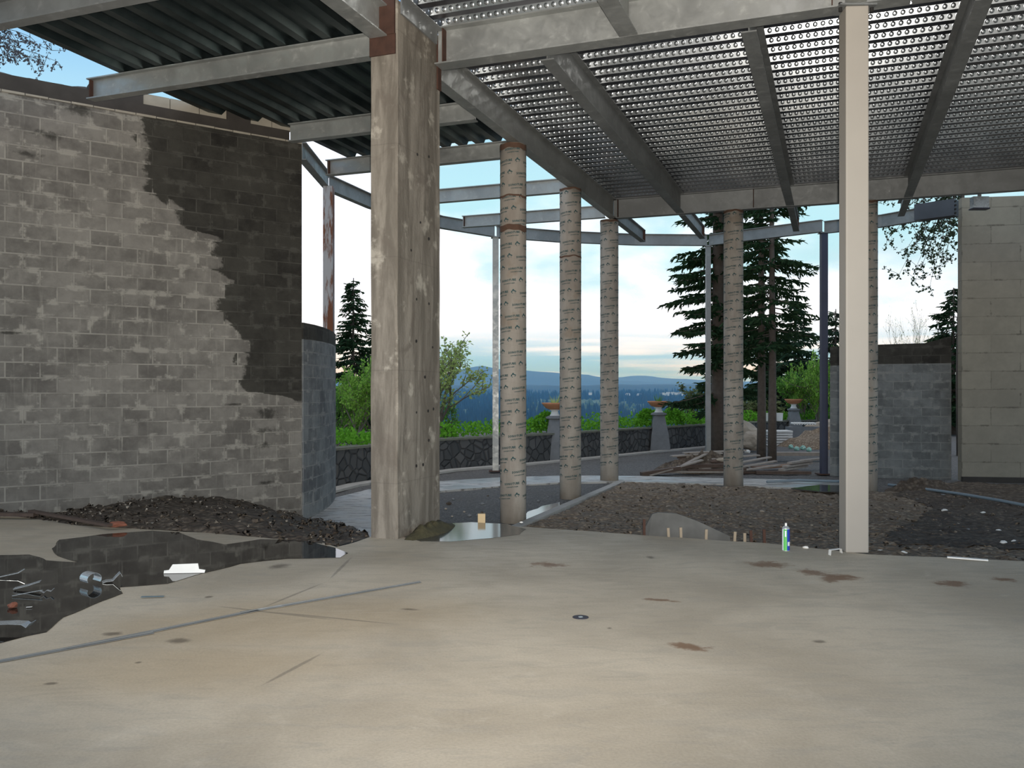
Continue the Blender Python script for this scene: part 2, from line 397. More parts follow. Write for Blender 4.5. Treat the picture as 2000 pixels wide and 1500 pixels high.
M_IVY = leafm('ivy_leaves', (.06, .20, .015), (.17, .42, .05), .45)
M_FAR = plain('far_conifer_forest', (.018, .035, .028), .95, 0, .5, .02)
M_FARL = plain('far_meadow_and_broadleaf', (.07, .11, .04), .95, 0, .5, .02)
M_MTN = plain('mountain_slope', (.05, .07, .08), .95, 0, .4, .001)
t = mat('snowy_ridge'); zz = t.sep(t.P)[2]
sn = t.mr(t.math('ADD', zz, t.math('MULTIPLY', t.noise(t.P, .004, 6, .7), 260)), 330, 400)
M_SNOW = put(t, t.mix(sn, (.07, .09, .11), (.8, .82, .85)), .9)

M_PALEROCK = plain('pale_gravel_bits', (.27, .24, .20), .9, 0, .4, 9)
# ------------------------------------------------------------ ground and slab
slab_px = [(0, 1001), (100, 1014), (220, 1030), (350, 1037), (500, 1048), (600, 1052), (655, 1068), (690, 1060), (735, 1045), (800, 1030), (860, 1021), (1030, 1029), (1240, 1044), (1380, 1054), (1500, 1061), (1600, 1072), (1700, 1083), (1850, 1089), (2000, 1096)]
slab_edge = [at(u, v, 0) for u, v in slab_px]
poly = [Vector((-9.5, 9.0, 0)), Vector((-7.2, 10.7, 0))]+slab_edge+[at(2400, 1135, 0), Vector((11, 6.3, 0)), Vector((11, -6, 0)), Vector((-9.5, -6, 0))]
# roughen the broken edge a little
def rough_poly(pts, step, amp, closed=True, seed=0):
    out = []
    n = len(pts)
    for i in range(n if closed else n-1):
        p, q = Vector(pts[i]), Vector(pts[(i+1) % n]); k = max(1, int((q-p).length/step))
        for j in range(k):
            r = p.lerp(q, j/k); o = mnoise.noise_vector(Vector((r.x*3.1+seed, r.y*3.1, 0)))*amp
            if (q-p).length > 8: o = Vector((0, 0, 0))
            out.append(Vector((r.x+o.x, r.y+o.y, r.z)))
    return out
mb = MB(); pp = rough_poly(poly, .12, .035); pp = [Vector((p.x, p.y, 0)) for p in pp]; mb.prism(list(reversed(pp)), -.4, 0)
fl_o = fixn(mb.build('floor', M_SLAB)); struct(fl_o)

def grid(name, x0, x1, y0, y1, nx, ny, fz, mats, fm=None, smooth=True):
    mb = MB(); vs = []
    for j in range(ny+1):
        for i in range(nx+1):
            x = x0+(x1-x0)*i/nx; y = y0+(y1-y0)*j/ny; vs.append((x, y, fz(x, y)))
    fs = [(j*(nx+1)+i, j*(nx+1)+i+1, (j+1)*(nx+1)+i+1, (j+1)*(nx+1)+i) for j in range(ny) for i in range(nx)]
    mb.add(vs, fs); return mb.build(name, mats, smooth=smooth)
nz = lambda x, y, s=1.0: mnoise.noise(Vector((x*s, y*s, 3.3)))
GZ = -.45
court = grid('ground', -14, 26, 7.5, 44, 200, 180, lambda x, y: GZ+.02*nz(x, y, 1.3)+.012*nz(x, y, 5)-(0 if y > 9.5 else 0.0), M_GRAVEL)
struct(court)

# earth bed inside the right bay, bounded by a low curb
c0, c1 = L(.12, 2.2), L(.12, 9.0)
def bed_z(x, y):
    q = Vector((x, y, 0))-P0; a = q.dot(EA); b = q.dot(EB)
    z = -.40+.03*nz(x, y, 1.1)+.035*nz(x, y, 4.2)+.028*nz(x, y, 9)+.02*nz(x, y, 17)
    d = min(1, max(0, (3.2-b)/3.0)); z += .20*d*min(1, max(0, (a-.6)/1.5))
    if a < .16: z = -.46
    return z
mb = MB(); NA, NB = 230, 200; vs = []
for j in range(NB+1):
    for i in range(NA+1):
        a = .14+11.2*i/NA; b = -1.2+10.45*j/NB+ (0 if True else 0)
        p = L(a, b); p.z = bed_z(p.x, p.y); 
        if j == NB or i == 0: p.z = -.50
        # keep below the slab where it overlaps
        vs.append(p)
fs = [(j*(NA+1)+i, j*(NA+1)+i+1, (j+1)*(NA+1)+i+1, (j+1)*(NA+1)+i) for j in range(NB) for i in range(NA)]
mb.add(vs, fs)
def clods(mb, fp, n, s0, s1, mi):
    for k in range(n):
        p = fp(); s_ = random.uniform(s0, s1)*random.random()+s0*.5
        q = [p+Vector((random.gauss(0, 1), random.gauss(0, 1), random.gauss(0, .6))).normalized()*s_ for _ in range(6)]
        mb.add(q, [(0, 1, 2), (0, 2, 3), (0, 3, 1), (4, 2, 1), (4, 3, 2), (4, 1, 3), (5, 1, 2), (5, 2, 3)], mi)
def _bp():
    p = L(.3+10.5*random.random(), -.4+9.3*random.random()); p.z = bed_z(p.x, p.y)+.005; return p
random.seed(71); clods(mb, _bp, 1500, .02, .045, 0); clods(mb, _bp, 500, .012, .03, 1); bed = mb.build('dirt_bed', [M_DIRT, M_PALEROCK], smooth=True); tag(bed, 'brown earth filling the unfinished right bay beyond the slab', 'dirt', kind='stuff')
mb = MB(); mb.bar(L(.05, 1.5, -.44), L(.05, 9.2, -.44), .16, .12)
tag(mb.build('foundation_curb', M_CURB), 'low concrete curb along the row of tube columns', 'curb')
# darker wet earth by the right wall
mb = MB(); pts = [at(u, v, -.36) for u, v in [(1745, 962), (1800, 945), (1860, 940), (2000, 943), (2150, 950), (2200, 1040), (2100, 1085), (2000, 1075), (1900, 1068), (1760, 1062), (1730, 1045), (1790, 1010), (1830, 985)]]
mb = MB()
def patch(pts, z, mats, name, step=.15, amp=.06, th=.012, seed=0):
    mb = MB(); q = rough_poly(pts, step, amp, seed=seed); mb.prism([(p.x, p.y) for p in q], z-th, z)
    return fixn(mb.build(name, mats))
def drape(pts, fz, mats, name, n=36, lift=.01, seed=0, amp=.08):
    # fill an outline with a draped grid (cells whose centre is inside)
    q = rough_poly(pts, .25, amp, seed=seed)
    xs = [p.x for p in q]; ys = [p.y for p in q]; x0, x1, y0, y1 = min(xs), max(xs), min(ys), max(ys)
    def inside(x, y):
        c = False; j = len(q)-1
        for i in range(len(q)):
            if (q[i].y > y) != (q[j].y > y) and x < (q[j].x-q[i].x)*(y-q[i].y)/(q[j].y-q[i].y)+q[i].x: c = not c
            j = i
        return c
    st = max(x1-x0, y1-y0)/n; nx = int((x1-x0)/st)+1; ny = int((y1-y0)/st)+1
    mb = MB(); idx = {}
    def V(i, j):
        if (i, j) not in idx: x = x0+i*st; y = y0+j*st; idx[i, j] = len(mb.v); mb.v.append((x, y, fz(x, y)+lift))
        return idx[i, j]
    for i in range(nx):
        for j in range(ny):
            if inside(x0+(i+.5)*st, y0+(j+.5)*st): mb.f.append((V(i, j), V(i+1, j), V(i+1, j+1), V(i, j+1))); mb.m.append(0)
    return mb.build(name, mats, smooth=True)
tag(drape(pts, bed_z, M_WETDIRT, 'wet_dirt', 90, .012), 'dark damp earth in front of the tan block wall', 'dirt', kind='stuff')

# concrete strip under the curved edge beam
out_px = [(655, 972), (720, 956), (800, 946), (860, 940), (968, 933), (1100, 929), (1250, 930), (1400, 934), (1500, 936), (1640, 938)]
in_px = [(1640, 955), (1500, 951), (1410, 946), (1300, 942), (1205, 941), (1090, 943), (975, 950), (860, 959), (790, 975), (790, 1046), (700, 1050), (612, 1034), (606, 1014)]
ps = [at(u, v, GZ+.03) for u, v in out_px+in_px]
tag(patch(ps, GZ+.035, M_PATH, 'concrete_path', .2, .03, .08), 'pale damp concrete strip curving under the edge posts', 'path')

# ------------------------------------------------------------ masonry
def wall_mesh(name, pts, th, z0, z1, mats, s0=0.0, top=None):
    """wall following pts (xy) ; visible face on the left-hand normal side is at pts, thickness th behind. uv = metres"""
    pts = [Vector((p[0], p[1], 0)) for p in pts]; n = len(pts); s = [s0]
    for i in range(1, n): s.append(s[-1]+(pts[i]-pts[i-1]).length)
    off = []
    for i in range(n):
        d = (pts[min(i+1, n-1)]-pts[max(i-1, 0)]).normalized(); off.append(pts[i]+Vector((-d.y, d.x, 0))*th)
    mb = MB(); mb.uv = []
    def quad(p, uv): 
        o = len(mb.v); mb.v += [tuple(x) for x in p]; mb.uv += uv; mb.f.append(tuple(range(o, o+4))); mb.m.append(0)
    zt = [(top(s[i]) if top else z1) for i in range(n)]
    for i in range(n-1):
        a, b, c, d = pts[i], pts[i+1], off[i+1], off[i]
        A = lambda p, z: (p.x, p.y, z)
        quad([A(a, z0), A(b, z0), A(b, zt[i+1]), A(a, zt[i])], [(s[i], z0), (s[i+1], z0), (s[i+1], zt[i+1]), (s[i], zt[i])])
        quad([A(c, z0), A(d, z0), A(d, zt[i]), A(c, zt[i+1])], [(s[i+1], z0), (s[i], z0), (s[i], zt[i]), (s[i+1], zt[i+1])])
        quad([A(a, zt[i]), A(b, zt[i+1]), A(c, zt[i+1]), A(d, zt[i])], [(s[i], .02), (s[i+1], .02), (s[i+1], .18), (s[i], .18)])
        quad([A(d, z0), A(c, z0), A(b, z0), A(a, z0)], [(s[i], 0), (s[i+1], 0), (s[i+1], .2), (s[i], .2)])
    for i, flip in ((0, 0), (n-1, 1)):
        q = [(off[i].x, off[i].y, z0), (pts[i].x, pts[i].y, z0), (pts[i].x, pts[i].y, zt[i]), (off[i].x, off[i].y, zt[i])]
        uv = [(s[i]-th, z0), (s[i], z0), (s[i], zt[i]), (s[i]-th, zt[i])]
        quad(q, uv)
    return fixn(mb.build(name, mats))
WC = Vector((-3.26, 13.5, 0)); WD = Vector((-.807, -.590, 0)).normalized()
def wall_sz(u, v):
    k = (u-1000)/FPX; s = (WC.x-k*WC.y)/(k*WD.y-WD.x); y = WC.y+s*WD.y
    return s, EYE+(HZ-v)*y/FPX
st_px = [(262, 200), (285, 290), (296, 375), (340, 405), (352, 445), (415, 462), (410, 525), (448, 548), (425, 622), (470, 650), (474, 700), (470, 740), (490, 765), (560, 775), (592, 790)]
stops = sorted([(wall_sz(u, v)[1]+.44, wall_sz(u, v)[0]) for u, v in st_px])
stops = [(0.0, 0.0)]+stops+[(6.0, stops[-1][1])]
bl_px = [(525, 808, .30, .14), (520, 840, .28, .10), (518, 868, .24, .09), (515, 943, .22, .04), (455, 790, .2, .03), (640, 700, .3, .2), (150, 215, .45, .12), (95, 262, .3, .1), (290, 245, .12, .1), (50, 300, .3, .07), (20, 650, .4, .03), (185, 205, .2, .08)]
blobs = [(wall_sz(u, v)[0], wall_sz(u, v)[1]+.44, rx, ry) for u, v, rx, ry in bl_px]
M_BLOCK = block_mat('grey_block_masonry', (.195, .183, .163), (.095, .088, .079), (.29, .275, .24), stain=(stops, blobs))
M_BLOCKR = block_mat('weathered_block_masonry', (.20, .215, .22), (.085, .09, .098), (.25, .255, .25), stain=([(0, 0.0), (2.40, 0.0), (2.44, 4.9), (6, 4.9)], []))
t_top = (1.6+1.05+.5)
M_BLOCKQ = block_mat('right_block_masonry', (.17, .18, .18), (.085, .09, .09), (.22, .225, .215), stain=([(0, 0.0), (2.20, 0.0), (2.22, 4.9), (6, 4.9)], []))
M_TAN = block_mat('tan_form_block', (.26, .238, .19), (.205, .187, .15), (.10, .088, .07), 1.22, .405, .006, None, 1, False)
M_DARKM = plain('dark_masonry', (.035, .030, .026), .9, 0, .5, 4, .3)

# main left wall: runs from its right corner towards the left foreground (built in its own uv metres, z+0.5)
def uvshift(o, dz):
    for l in o.data.uv_layers[0].data: l.uv[1] += dz
    return o
wl = empty('wall_left', WC+Vector((0, 0, GZ)), 'tall grey concrete block wall with a big dark damp stain', 'wall'); del wl['category']; struct(wl)
A_ = [WC+WD*s for s in (6.9, 5, 3, 1.5, 0)]
w1 = wall_mesh('block_face', [(p.x, p.y) for p in reversed(A_)], -.30, GZ, ZB+.02, M_BLOCK)
uvshift(w1, .44)
def reparent(o, root):
    for v in o.data.vertices: v.co = v.co-root.location
    o.parent = root
reparent(w1, wl)
WN = Vector((WD.y, -WD.x, 0))      # away from the camera
if WN.y < 0: WN = -WN
# upper setback courses: dark, with pale top blocks
mb = MB()
def wl_pt(s, back, z): p = WC+WD*s+WN*back; return Vector((p.x, p.y, z))
sg = 3.02
for s0, s1, h in [(.16, 1.0, .20), (1.0, 1.9, .20), (1.9, 2.3, .20), (2.3, 3.0, .34), (3.0, 6.9, .26)]:
    mb.bar(wl_pt(s0, .19, ZB+.02+h/2), wl_pt(s1, .19, ZB+.02+h/2), .18, h)
o = mb.build('dark_upper_course', M_DARKM); reparent(o, wl)
M_PALEB = plain('pale_dry_block', (.27, .245, .20), .9, 0, .25, 6, .2)
for s0, s1, k in [(.12, .43, 1), (.44, .76, 1), (.77, 1.12, 0), (1.13, 1.52, 1), (1.53, 1.93, 1), (1.94, 2.3, 1)]:
    mb = MB(); mb.bar(wl_pt(s0, .20, ZB+.225+.075), wl_pt(s1, .20, ZB+.225+.075), .16, .15)
    o = mb.build('top_block', M_PALEB if k else M_DARKM); reparent(o, wl)
mb = MB()
random.seed(3)
for k in range(26):
    s = .0+k*.27; mb.bar(wl_pt(s, .035, ZB+.028), wl_pt(s+.26, .035, ZB+.028), .08+random.random()*.03, .018+random.random()*.014)
o = mb.build('mortar_bed', M_PALEB); reparent(o, wl)
mb = MB(); nb = 40; pr = None
vs = []
for k in range(nb+1):
    s = sg+(6.9-sg)*k/nb; h = .28+.05*nz(s*2, 1)+.03*nz(s*7, 2)
    for b_, z in ((.10, ZB+.28), (.12, ZB+h), (.20, ZB+h+.05), (.27, ZB+.28)): vs.append(wl_pt(s, b_, z))
fs = [(k*4+j, k*4+j+1, k*4+j+5, k*4+j+4) for k in range(nb) for j in range(3)]
mb.add(vs, fs); o = mb.build('broken_mortar_top', M_DARKM, smooth=True); reparent(o, wl)

# low curved return wall on the left
rp = [(-3.24, 13.52), (-3.17, 14.0), (-3.15, 14.5), (-3.17, 15.1), (-3.23, 15.75), (-3.32, 16.4)]
o = wall_mesh('wall_return', rp, .2, GZ, 2.65, M_BLOCKR); struct(o, 'low curved grey block wall behind the tall wall corner')
# right low curved wall
RQ = [(7.60, 20.80), (8.1, 20.45), (8.8, 20.2), (9.5, 20.0), (10.02, 19.85)]
o = wall_mesh('wall_right_low', RQ, .2, GZ, 2.65, M_BLOCKQ, top=lambda s: 2.64+.02*s+(.14 if s > 2.3 else 0)); struct(o, 'low block wall with damp dark upper courses, right background')
# tan form-block wall
tw = wall_mesh('wall_right', [(10.05, 19.45), (15.5, 18.6)], .25, GZ+.02, 5.9, M_TAN); struct(tw, 'tan block wall at the right edge')
mb = MB(); mb.bar((10.03, 19.40, -.40), (15.5, 18.54, -.40), .12, .14); o = mb.build('dark_foot_strip_1', M_DARKM); struct(o)  # plain dark bar along the foot of the tan wall

# pier
pier = empty('concrete_pier', L(-.16, -.54, 0), 'massive rough concrete pier standing at the slab edge, widest upright', 'pillar')
mb = MB()
NP = 40; ring = []
co = [(-.315, -1.08), (-.02, -1.08), (0, -1.06), (0, 0), (-.315, 0)]
# body with subtly wandering arrises
outl = []
for i in range(len(co)):
    p, q = co[i], co[(i+1) % len(co)]; k = max(1, int(sqrt((p[0]-q[0])**2+(p[1]-q[1])**2)/.09))
    for j in range(k): outl.append((p[0]+(q[0]-p[0])*j/k, p[1]+(q[1]-p[1])*j/k))
vs = []; n = len(outl); HP = 5.80
for i in range(NP+1):
    z = HP*i/NP
    for (a, b) in outl:
        p = L(a, b, z); o_ = mnoise.noise_vector(Vector((a*3, b*3, z*1.7)))*.008; fl_ = .012*max(0, 1-z/.3)
        vs.append(p+Vector((o_.x, o_.y, 0)))
fs = [(i*n+k, i*n+(k+1) % n, (i+1)*n+(k+1) % n, (i+1)*n+k) for i in range(NP) for k in range(n)]+[tuple(range(n)), tuple(NP*n+k for k in range(n))]
mb.add(vs, fs); fixn(child(mb, 'pier_body', M_PIER, pier))
def rod(mb, p0, p1, r, n=8, mi=0): mb.tube([p0, p1], r, n, mi)
for b, z in [(-.62, .75), (-.45, .75), (-.3, 1.02), (-.62, 1.35), (-.32, 1.36), (-.18, 1.38), (-.62, 2.15), (-.3, 2.6), (-.62, 2.62), (-.52, 3.5), (-.6, 4.25), (-.3, 4.3), (-.75, 3.15), (-.2, 2.1), (-.4, 1.75), (-.3, 3.35)]:
    mb = MB(); rod(mb, L(-.01, b, z), L(.006, b, z), .013+.006*random.random(), 8)
    child(mb, 'tie_hole_shade', M_BLACK, pier)  # solid black plugs; their colour stands in for shade inside the holes
mb = MB()
mb.box(L(-.165, -1.095, 5.32), (.31, .02, .22), Matrix.Rotation(-TH, 3, 'Z')); mb.box(L(-.12, -1.10, 5.62), (.21, .03, .40), Matrix.Rotation(-TH, 3, 'Z'))
child(mb, 'rusty_front_plate', M_RUST, pier)['label'] = 'rusty brown steel plate on the pier head'
mb = MB(); mb.bar(L(.014, -.05, 5.15), L(.014, -.05, 5.72), .02, .09, up=EB)
child(mb, 'rusty_side_plate', M_RUST, pier)
mb = MB(); mb.bar(L(.02, -1.02, 5.74), L(.02, -.13, 5.74), .02, .16); mb.bar(L(.06, -1.02, 5.815), L(.06, -.13, 5.815), .10, .012)
for b in (-.9, -.6, -.3): rod(mb, L(.025, b, 5.73), L(.045, b, 5.73), .016, 6)
child(mb, 'ledger_angle', M_GALVD, pier)

# ------------------------------------------------------------ steel beams
def ibeam(label, p0, p1, depth, width, m=None, zb=ZB, group='galvanised steel roof beams', tf=.016, tw=.012, plates=(), name='steel_beam', cat='beam', pm=None):
    p0, p1 = Vector((p0[0], p0[1], zb)), Vector((p1[0], p1[1], zb)); m = m or M_GALV
    root = empty(name, (p0+p1)/2, label, cat, group)
    up = Vector((0, 0, 1))
    for nm, zc, h, wd in (('web', depth/2, depth-2*tf, tw), ('bottom_flange', tf/2, tf, width), ('top_flange', depth-tf/2, tf, width)):
        mb = MB(); mb.bar(p0+up*zc, p1+up*zc, wd, h); child(mb, nm, m, root)
    d = (p1-p0).normalized()
    for k, side in plates:            # stiffener / connection plates at distance k along the beam
        q = p0+d*k; x = d.cross(up)
        mb = MB(); mb.bar(q+x*side*(width/4)+up*(tf+.005), q+x*side*(width/4)+up*(depth-tf-.005), width/2*.9, .012, up=d)
        child(mb, 'connection_plate', pm or M_RUST, root)
    return root
# main girders along the slab
G_ = 'galvanised steel girders carrying the roof deck'
ibeam('deep galvanised girder running right from the concrete pier over the white post', L(.03, -.10), L(5.1, -.10), .43, .22, plates=[(.10, -1), (.10, 1), (4.35, 1)], group=G_)
ibeam('deep galvanised girder continuing to the right of the white post', L(5.12, -.10), L(13, -.10), .43, .22, group=G_)
ibeam('long grey girder on the far tube columns, behind the white post', L(-.185, 9.5), L(10.6, 9.5), .43, .18, M_GALVD, group=G_, plates=[(.10, 1), (3.0, 1), (6.0, 1)], pm=M_RUST)
# beams receding from the pier side (right bay)
ends = {-.2: 12.95, 1.3: 13.0, 3.55: 12.75, 5.77: 11.65}
lab = {-.2: 'receding galvanised beam resting on the first three tube columns', 1.3: 'second receding beam under the deck, just right of the tube column row', 3.55: 'third receding beam under the deck, ending left of the white post', 5.77: 'fourth receding beam under the deck, slanting right of the white post'}
for a, e in ends.items():
    zz = ZB
    ibeam(lab[a]+', near length', L(a, .13), L(a, 9.70 if a < 0 else 9.38), .43, .16, M_GALV if a < 0 else M_GALVD, group='receding beams of the right bay')
    ibeam(lab[a].replace('resting on', 'beyond')+', short outer end', L(a, 9.72 if a < 0 else 9.62), L(a, e-.25), .30, .14, M_GALVD, group='receding beams of the right bay', plates=[(e-.25-9.74, 1)])
ibeam('fifth receding beam at far right', L(8.0, .13), L(8.0, 9.38), .43, .16, M_GALVD, group='receding beams of the right bay')
# near side of the first girder
ibeam('beam above the frame top meeting the deep girder left of the white post', L(2.33, -6.5), L(2.33, -.22), .40, .20, group='beams nearest the viewer')
ibeam('beam above the frame top meeting the deep girder over the white post', L(4.60, -6.5), L(4.60, -.22), .40, .20, group='beams nearest the viewer')
ibeam('beam overhead running into the front of the concrete pier', L(-.20, -6.5), L(-.20, -1.12), .34, .20, group='beams nearest the viewer')
# left bay
LB = 'cross beams of the left bay'
ibeam('beam at the top left corner of the view over the block wall', L(-8, -2.72), L(-.35, -2.72), .27, .14, M_GALVD, group=LB)
ibeam('beam from the tall block wall to the left side of the concrete pier', L(-4.75, -.62), L(-.33, -.62), .27, .14, group=LB, plates=[(.05, 1)])
ibeam('beam from the corner of the tall block wall passing behind the pier', L(-3.42, 1.93), L(-.34, 1.93), .27, .14, group=LB)
ibeam('beam with deck flutes ending on it, behind the pier', L(-4.03, 3.93), L(-.34, 3.93), .27, .14, group=LB, plates=[(.06, 1)])
ibeam('open beam under the sky behind the first tube column', L(-3.75, 6.65), L(-.32, 6.65), .27, .14, group=LB)
ibeam('farthest open beam of the left bay ending at the third tube column', L(-3.75, 9.3), L(-.34, 9.3), .27, .14, group=LB, plates=[(.05, 1)])
# curved edge beam
def ring(label, px, extra=0):
    nodes = [at(u, v, ZB) for u, v in px]
    root = empty('curved_edge_beam', sum(nodes, Vector())/len(nodes), label, 'beam', 'curved edge beams around the terrace')
    dpt, wd, tf = .29, .14, .014
    up = Vector((0, 0, 1))
    for nm, zc, h, w_ in (('web', dpt/2, dpt-2*tf, .012), ('bottom_flange', tf/2, tf, wd), ('top_flange', dpt-tf/2, tf, wd)):
        mb = MB()
        for p, q in zip(nodes[:-1], nodes[1:]): mb.bar(p+up*zc, q+up*zc, w_, h)
        child(mb, nm, M_GALVD, root)
    return root
ring('short edge beam from the tall wall corner to the rusty post', [(590, 312), (641, 371)])
ring('curved edge beam between the rusty post and the square post behind the first tube column', [(643, 373), (723, 407), (861, 446), (966, 463)])
ring('curved edge beam between the two thin posts behind the tube columns', [(970, 464), (1090, 473), (1240, 479), (1381, 480)])
ring('edge beam between the thin square post and the dark blue post', [(1385, 480), (1480, 468), (1606, 453)])
rb = ring('edge beam from the dark blue post to the tan wall', [(1610, 456), (1722, 444), (1800, 431)])
nd = [at(1790, 433, ZB), at(1868, 423, ZB)]
rb = empty('end_splice_beam', (nd[0]+nd[1])/2, 'dark bolted end of the edge beam against the tan wall', 'beam')
mb = MB(); mb.bar(nd[0]+Vector((0, 0, .19)), nd[1]+Vector((0, 0, .19)), .30, .36); stub = child(mb, 'beam_stub', M_STUB, rb)
for i in range(4):
    for j in range(2):
        p = nd[1]+(nd[0]-nd[1]).normalized()*(.10+.12*j)+Vector((0, -.15, .06+.085*i)); mb = MB(); rod(mb, p+Vector((0, .03, 0)), p+Vector((0, -.03, 0)), .022, 6); child(mb, 'bolt', M_BLACK, rb).parent = stub
# ------------------------------------------------------------ metal deck
def deck(name, org, da, db, la, lb, z, zc=.076, pitch=.305, label=None, pl=False):
    """ribs run along da for la metres, repeated along db over lb metres"""
    mb = MB(); mb.uv = []; n = int(lb/pitch)
    prof = [(0, zc), (.082, zc), (.117, 0), (.223, 0), (.258, zc), (.305, zc)]; web = {1, 3}
    U = 24
    for k in range(n):
        for i in range(5):
            (y0, z0), (y1, z1) = prof[i], prof[i+1]
            cut = max(1, int(la/2.5)); 
            p = [org+db*(k*pitch+y0)+Vector((0, 0, z+z0)), org+db*(k*pitch+y1)+Vector((0, 0, z+z1))]
            o = len(mb.v); mb.v += [tuple(p[0]), tuple(p[1]), tuple(p[1]+da*la), tuple(p[0]+da*la)]
            mb.uv += [(0, 0), (0, 1), (la, 1), (la, 0)]; mb.f.append((o, o+1, o+2, o+3)); mb.m.append(1 if i in web else 0)
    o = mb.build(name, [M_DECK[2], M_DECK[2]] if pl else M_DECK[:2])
    sm = o.modifiers.new('thickness', 'SOLIDIFY'); sm.thickness = .0015; sm.offset = 1
    struct(o, label); return o
ZR = ZB+.43; ZL = ZB+.275
deck('ceiling', L(-.27, .02), EA, EB, 12.9, 9.9, ZR, label='galvanised fluted roof deck with embossed ribs over the right bay')
deck('ceiling', L(.0, .02), EA, -EB, 12.7, 6.0, ZR, label='fluted roof deck on the near side of the deep girder')
deck('ceiling', L(-4.33, -6.2), EB, EA, 8.15, 4.1, ZL, label='plain fluted roof deck over the left bay', pl=True)
deck('ceiling', L(-3.72, 1.95), EB, EA, 2.02, 3.4, ZL, label='short strip of fluted deck behind the concrete pier', pl=True)

# ------------------------------------------------------------ tube columns
def text_mesh(s, size):
    cu = bpy.data.curves.new('t', 'FONT'); cu.body = s; cu.size = size; cu.resolution_u = 1; cu.align_x = 'LEFT'; cu.offset = size*.045
    ob = bpy.data.objects.new('t', cu); C.objects.link(ob); dg = bpy.context.evaluated_depsgraph_get(); dg.update()
    me = ob.evaluated_get(dg).to_mesh(); vs = [tuple(v.co) for v in me.vertices]; fs = [tuple(p.vertices) for p in me.polygons]
    ob.evaluated_get(dg).to_mesh_clear(); bpy.data.objects.remove(ob); bpy.data.curves.remove(cu); return vs, fs
T1 = text_mesh('SONOTUBE', .046); T2 = text_mesh('CONCRETE FORMS', .0215)
w1_ = max(v[0] for v in T1[0]); w2_ = max(v[0] for v in T2[0])
LOGO0 = [([(0, 0), (.075, .006), (.078, .02), (.05, .034), (.045, .05), (.03, .052), (.018, .032), (.004, .026)], [tuple(range(8))]), ([(.012, -.012), (.03, -.012), (.03, -.004), (.012, -.004)], [(0, 1, 2, 3)]), ([(.05, -.01), (.066, -.009), (.066, -.002), (.05, -.003)], [(0, 1, 2, 3)])]
LOGO = [([(x*1.05, y*1.05) for x, y in a], f) for a, f in LOGO0]
RC = .203
def col_mesh(hgt):
    mb = MB(); n = 40; prof = [(RC, 0), (RC, hgt)]
    vs = []; fs = []
    for z in [hgt*i/12 for i in range(13)]:
        vs += [(RC*cos(2*pi*k/n), RC*sin(2*pi*k/n), z) for k in range(n)]
    fs = [(i*n+k, i*n+(k+1) % n, (i+1)*n+(k+1) % n, (i+1)*n+k) for i in range(12) for k in range(n)]+[tuple(reversed(range(n))), tuple(12*n+k for k in range(n))]
    mb.add(vs, fs)
    R = RC+.002; tl = .10; ct, stt = cos(tl), sin(tl)
    def wrap(vs2, fs2, ph, z, ox, oy):
        out = []
        for v in vs2:
            x, y = v[0]+ox, v[1]+oy; x, y = x*ct-y*stt, x*stt+y*ct
            out.append((R*cos(ph+x/R), R*sin(ph+x/R), z+y))
        mb.add(out, fs2, 1)
    rows = int((hgt-.25)/.183)
    for r in range(rows):
        for k in range(3):
            ph = k*2*pi/3 - r*.60; z = hgt-.16-r*.183
            wrap(T1[0], T1[1], ph, z, 0, .03); wrap(T2[0], T2[1], ph, z, .03, -.012)
            for vs2, fs2 in LOGO: wrap(vs2, fs2, ph, z, w1_+.045, .02)
    return mb
HC = ZB-GZ-.005
cm = col_mesh(HC)
proto = None
clab = ['tallest looking cardboard form tube column, nearest, just right of the concrete pier', 'second cardboard form tube column of the receding row', 'third cardboard form tube column, thinnest looking, under the girder corner', 'form tube column with the fir trees right behind it', 'form tube column half hidden by the white square post']
cpos = [L(-.27, 3.26), L(-.28, 6.42), L(-.32, 9.62), L(2.40, 9.5), L(5.02, 9.5)]
for i, (p, lb_) in enumerate(zip(cpos, clab)):
    r = empty('tube_column', (p.x, p.y, GZ), lb_, 'column', 'printed form tube columns', rz=[-2.2, -1.5, -.4, .9, 2.3][i])
    if proto is None:
        proto = cm.build('form_tube', [M_TUBE, M_INK], r)
        for pl in proto.data.polygons: pl.use_smooth = len(pl.vertices) == 4 and pl.material_index == 0
    else:
        c = proto.copy(); C.objects.link(c); c.parent = r
    def band(z0, z1, rr=RC+.004, m=M_TUBER, nm='stained_band'):
        mb = MB(); n = 36; pr = []
        vs = []
        for q in range(n):
            a = 2*pi*q/n; w0 = .012*sin(3*a+i)+.008*sin(7*a)
            vs += [(rr*cos(a), rr*sin(a), z0+w0), (rr*cos(a), rr*sin(a), z1+w0*.6)]
        fs = [(2*q, 2*((q+1) % n), 2*((q+1) % n)+1, 2*q+1) for q in range(n)]; mb.add(vs, fs); mb.build(nm, m, r, True)
    if i == 0: band(HC-.09, HC-.01); band(HC-.83, HC-.80); band(HC-1.35, HC-1.26)
    elif i == 1: band(HC-.04, HC-.0); band(HC-1.30, HC-1.27)
    else: band(HC-.05, HC-.01)

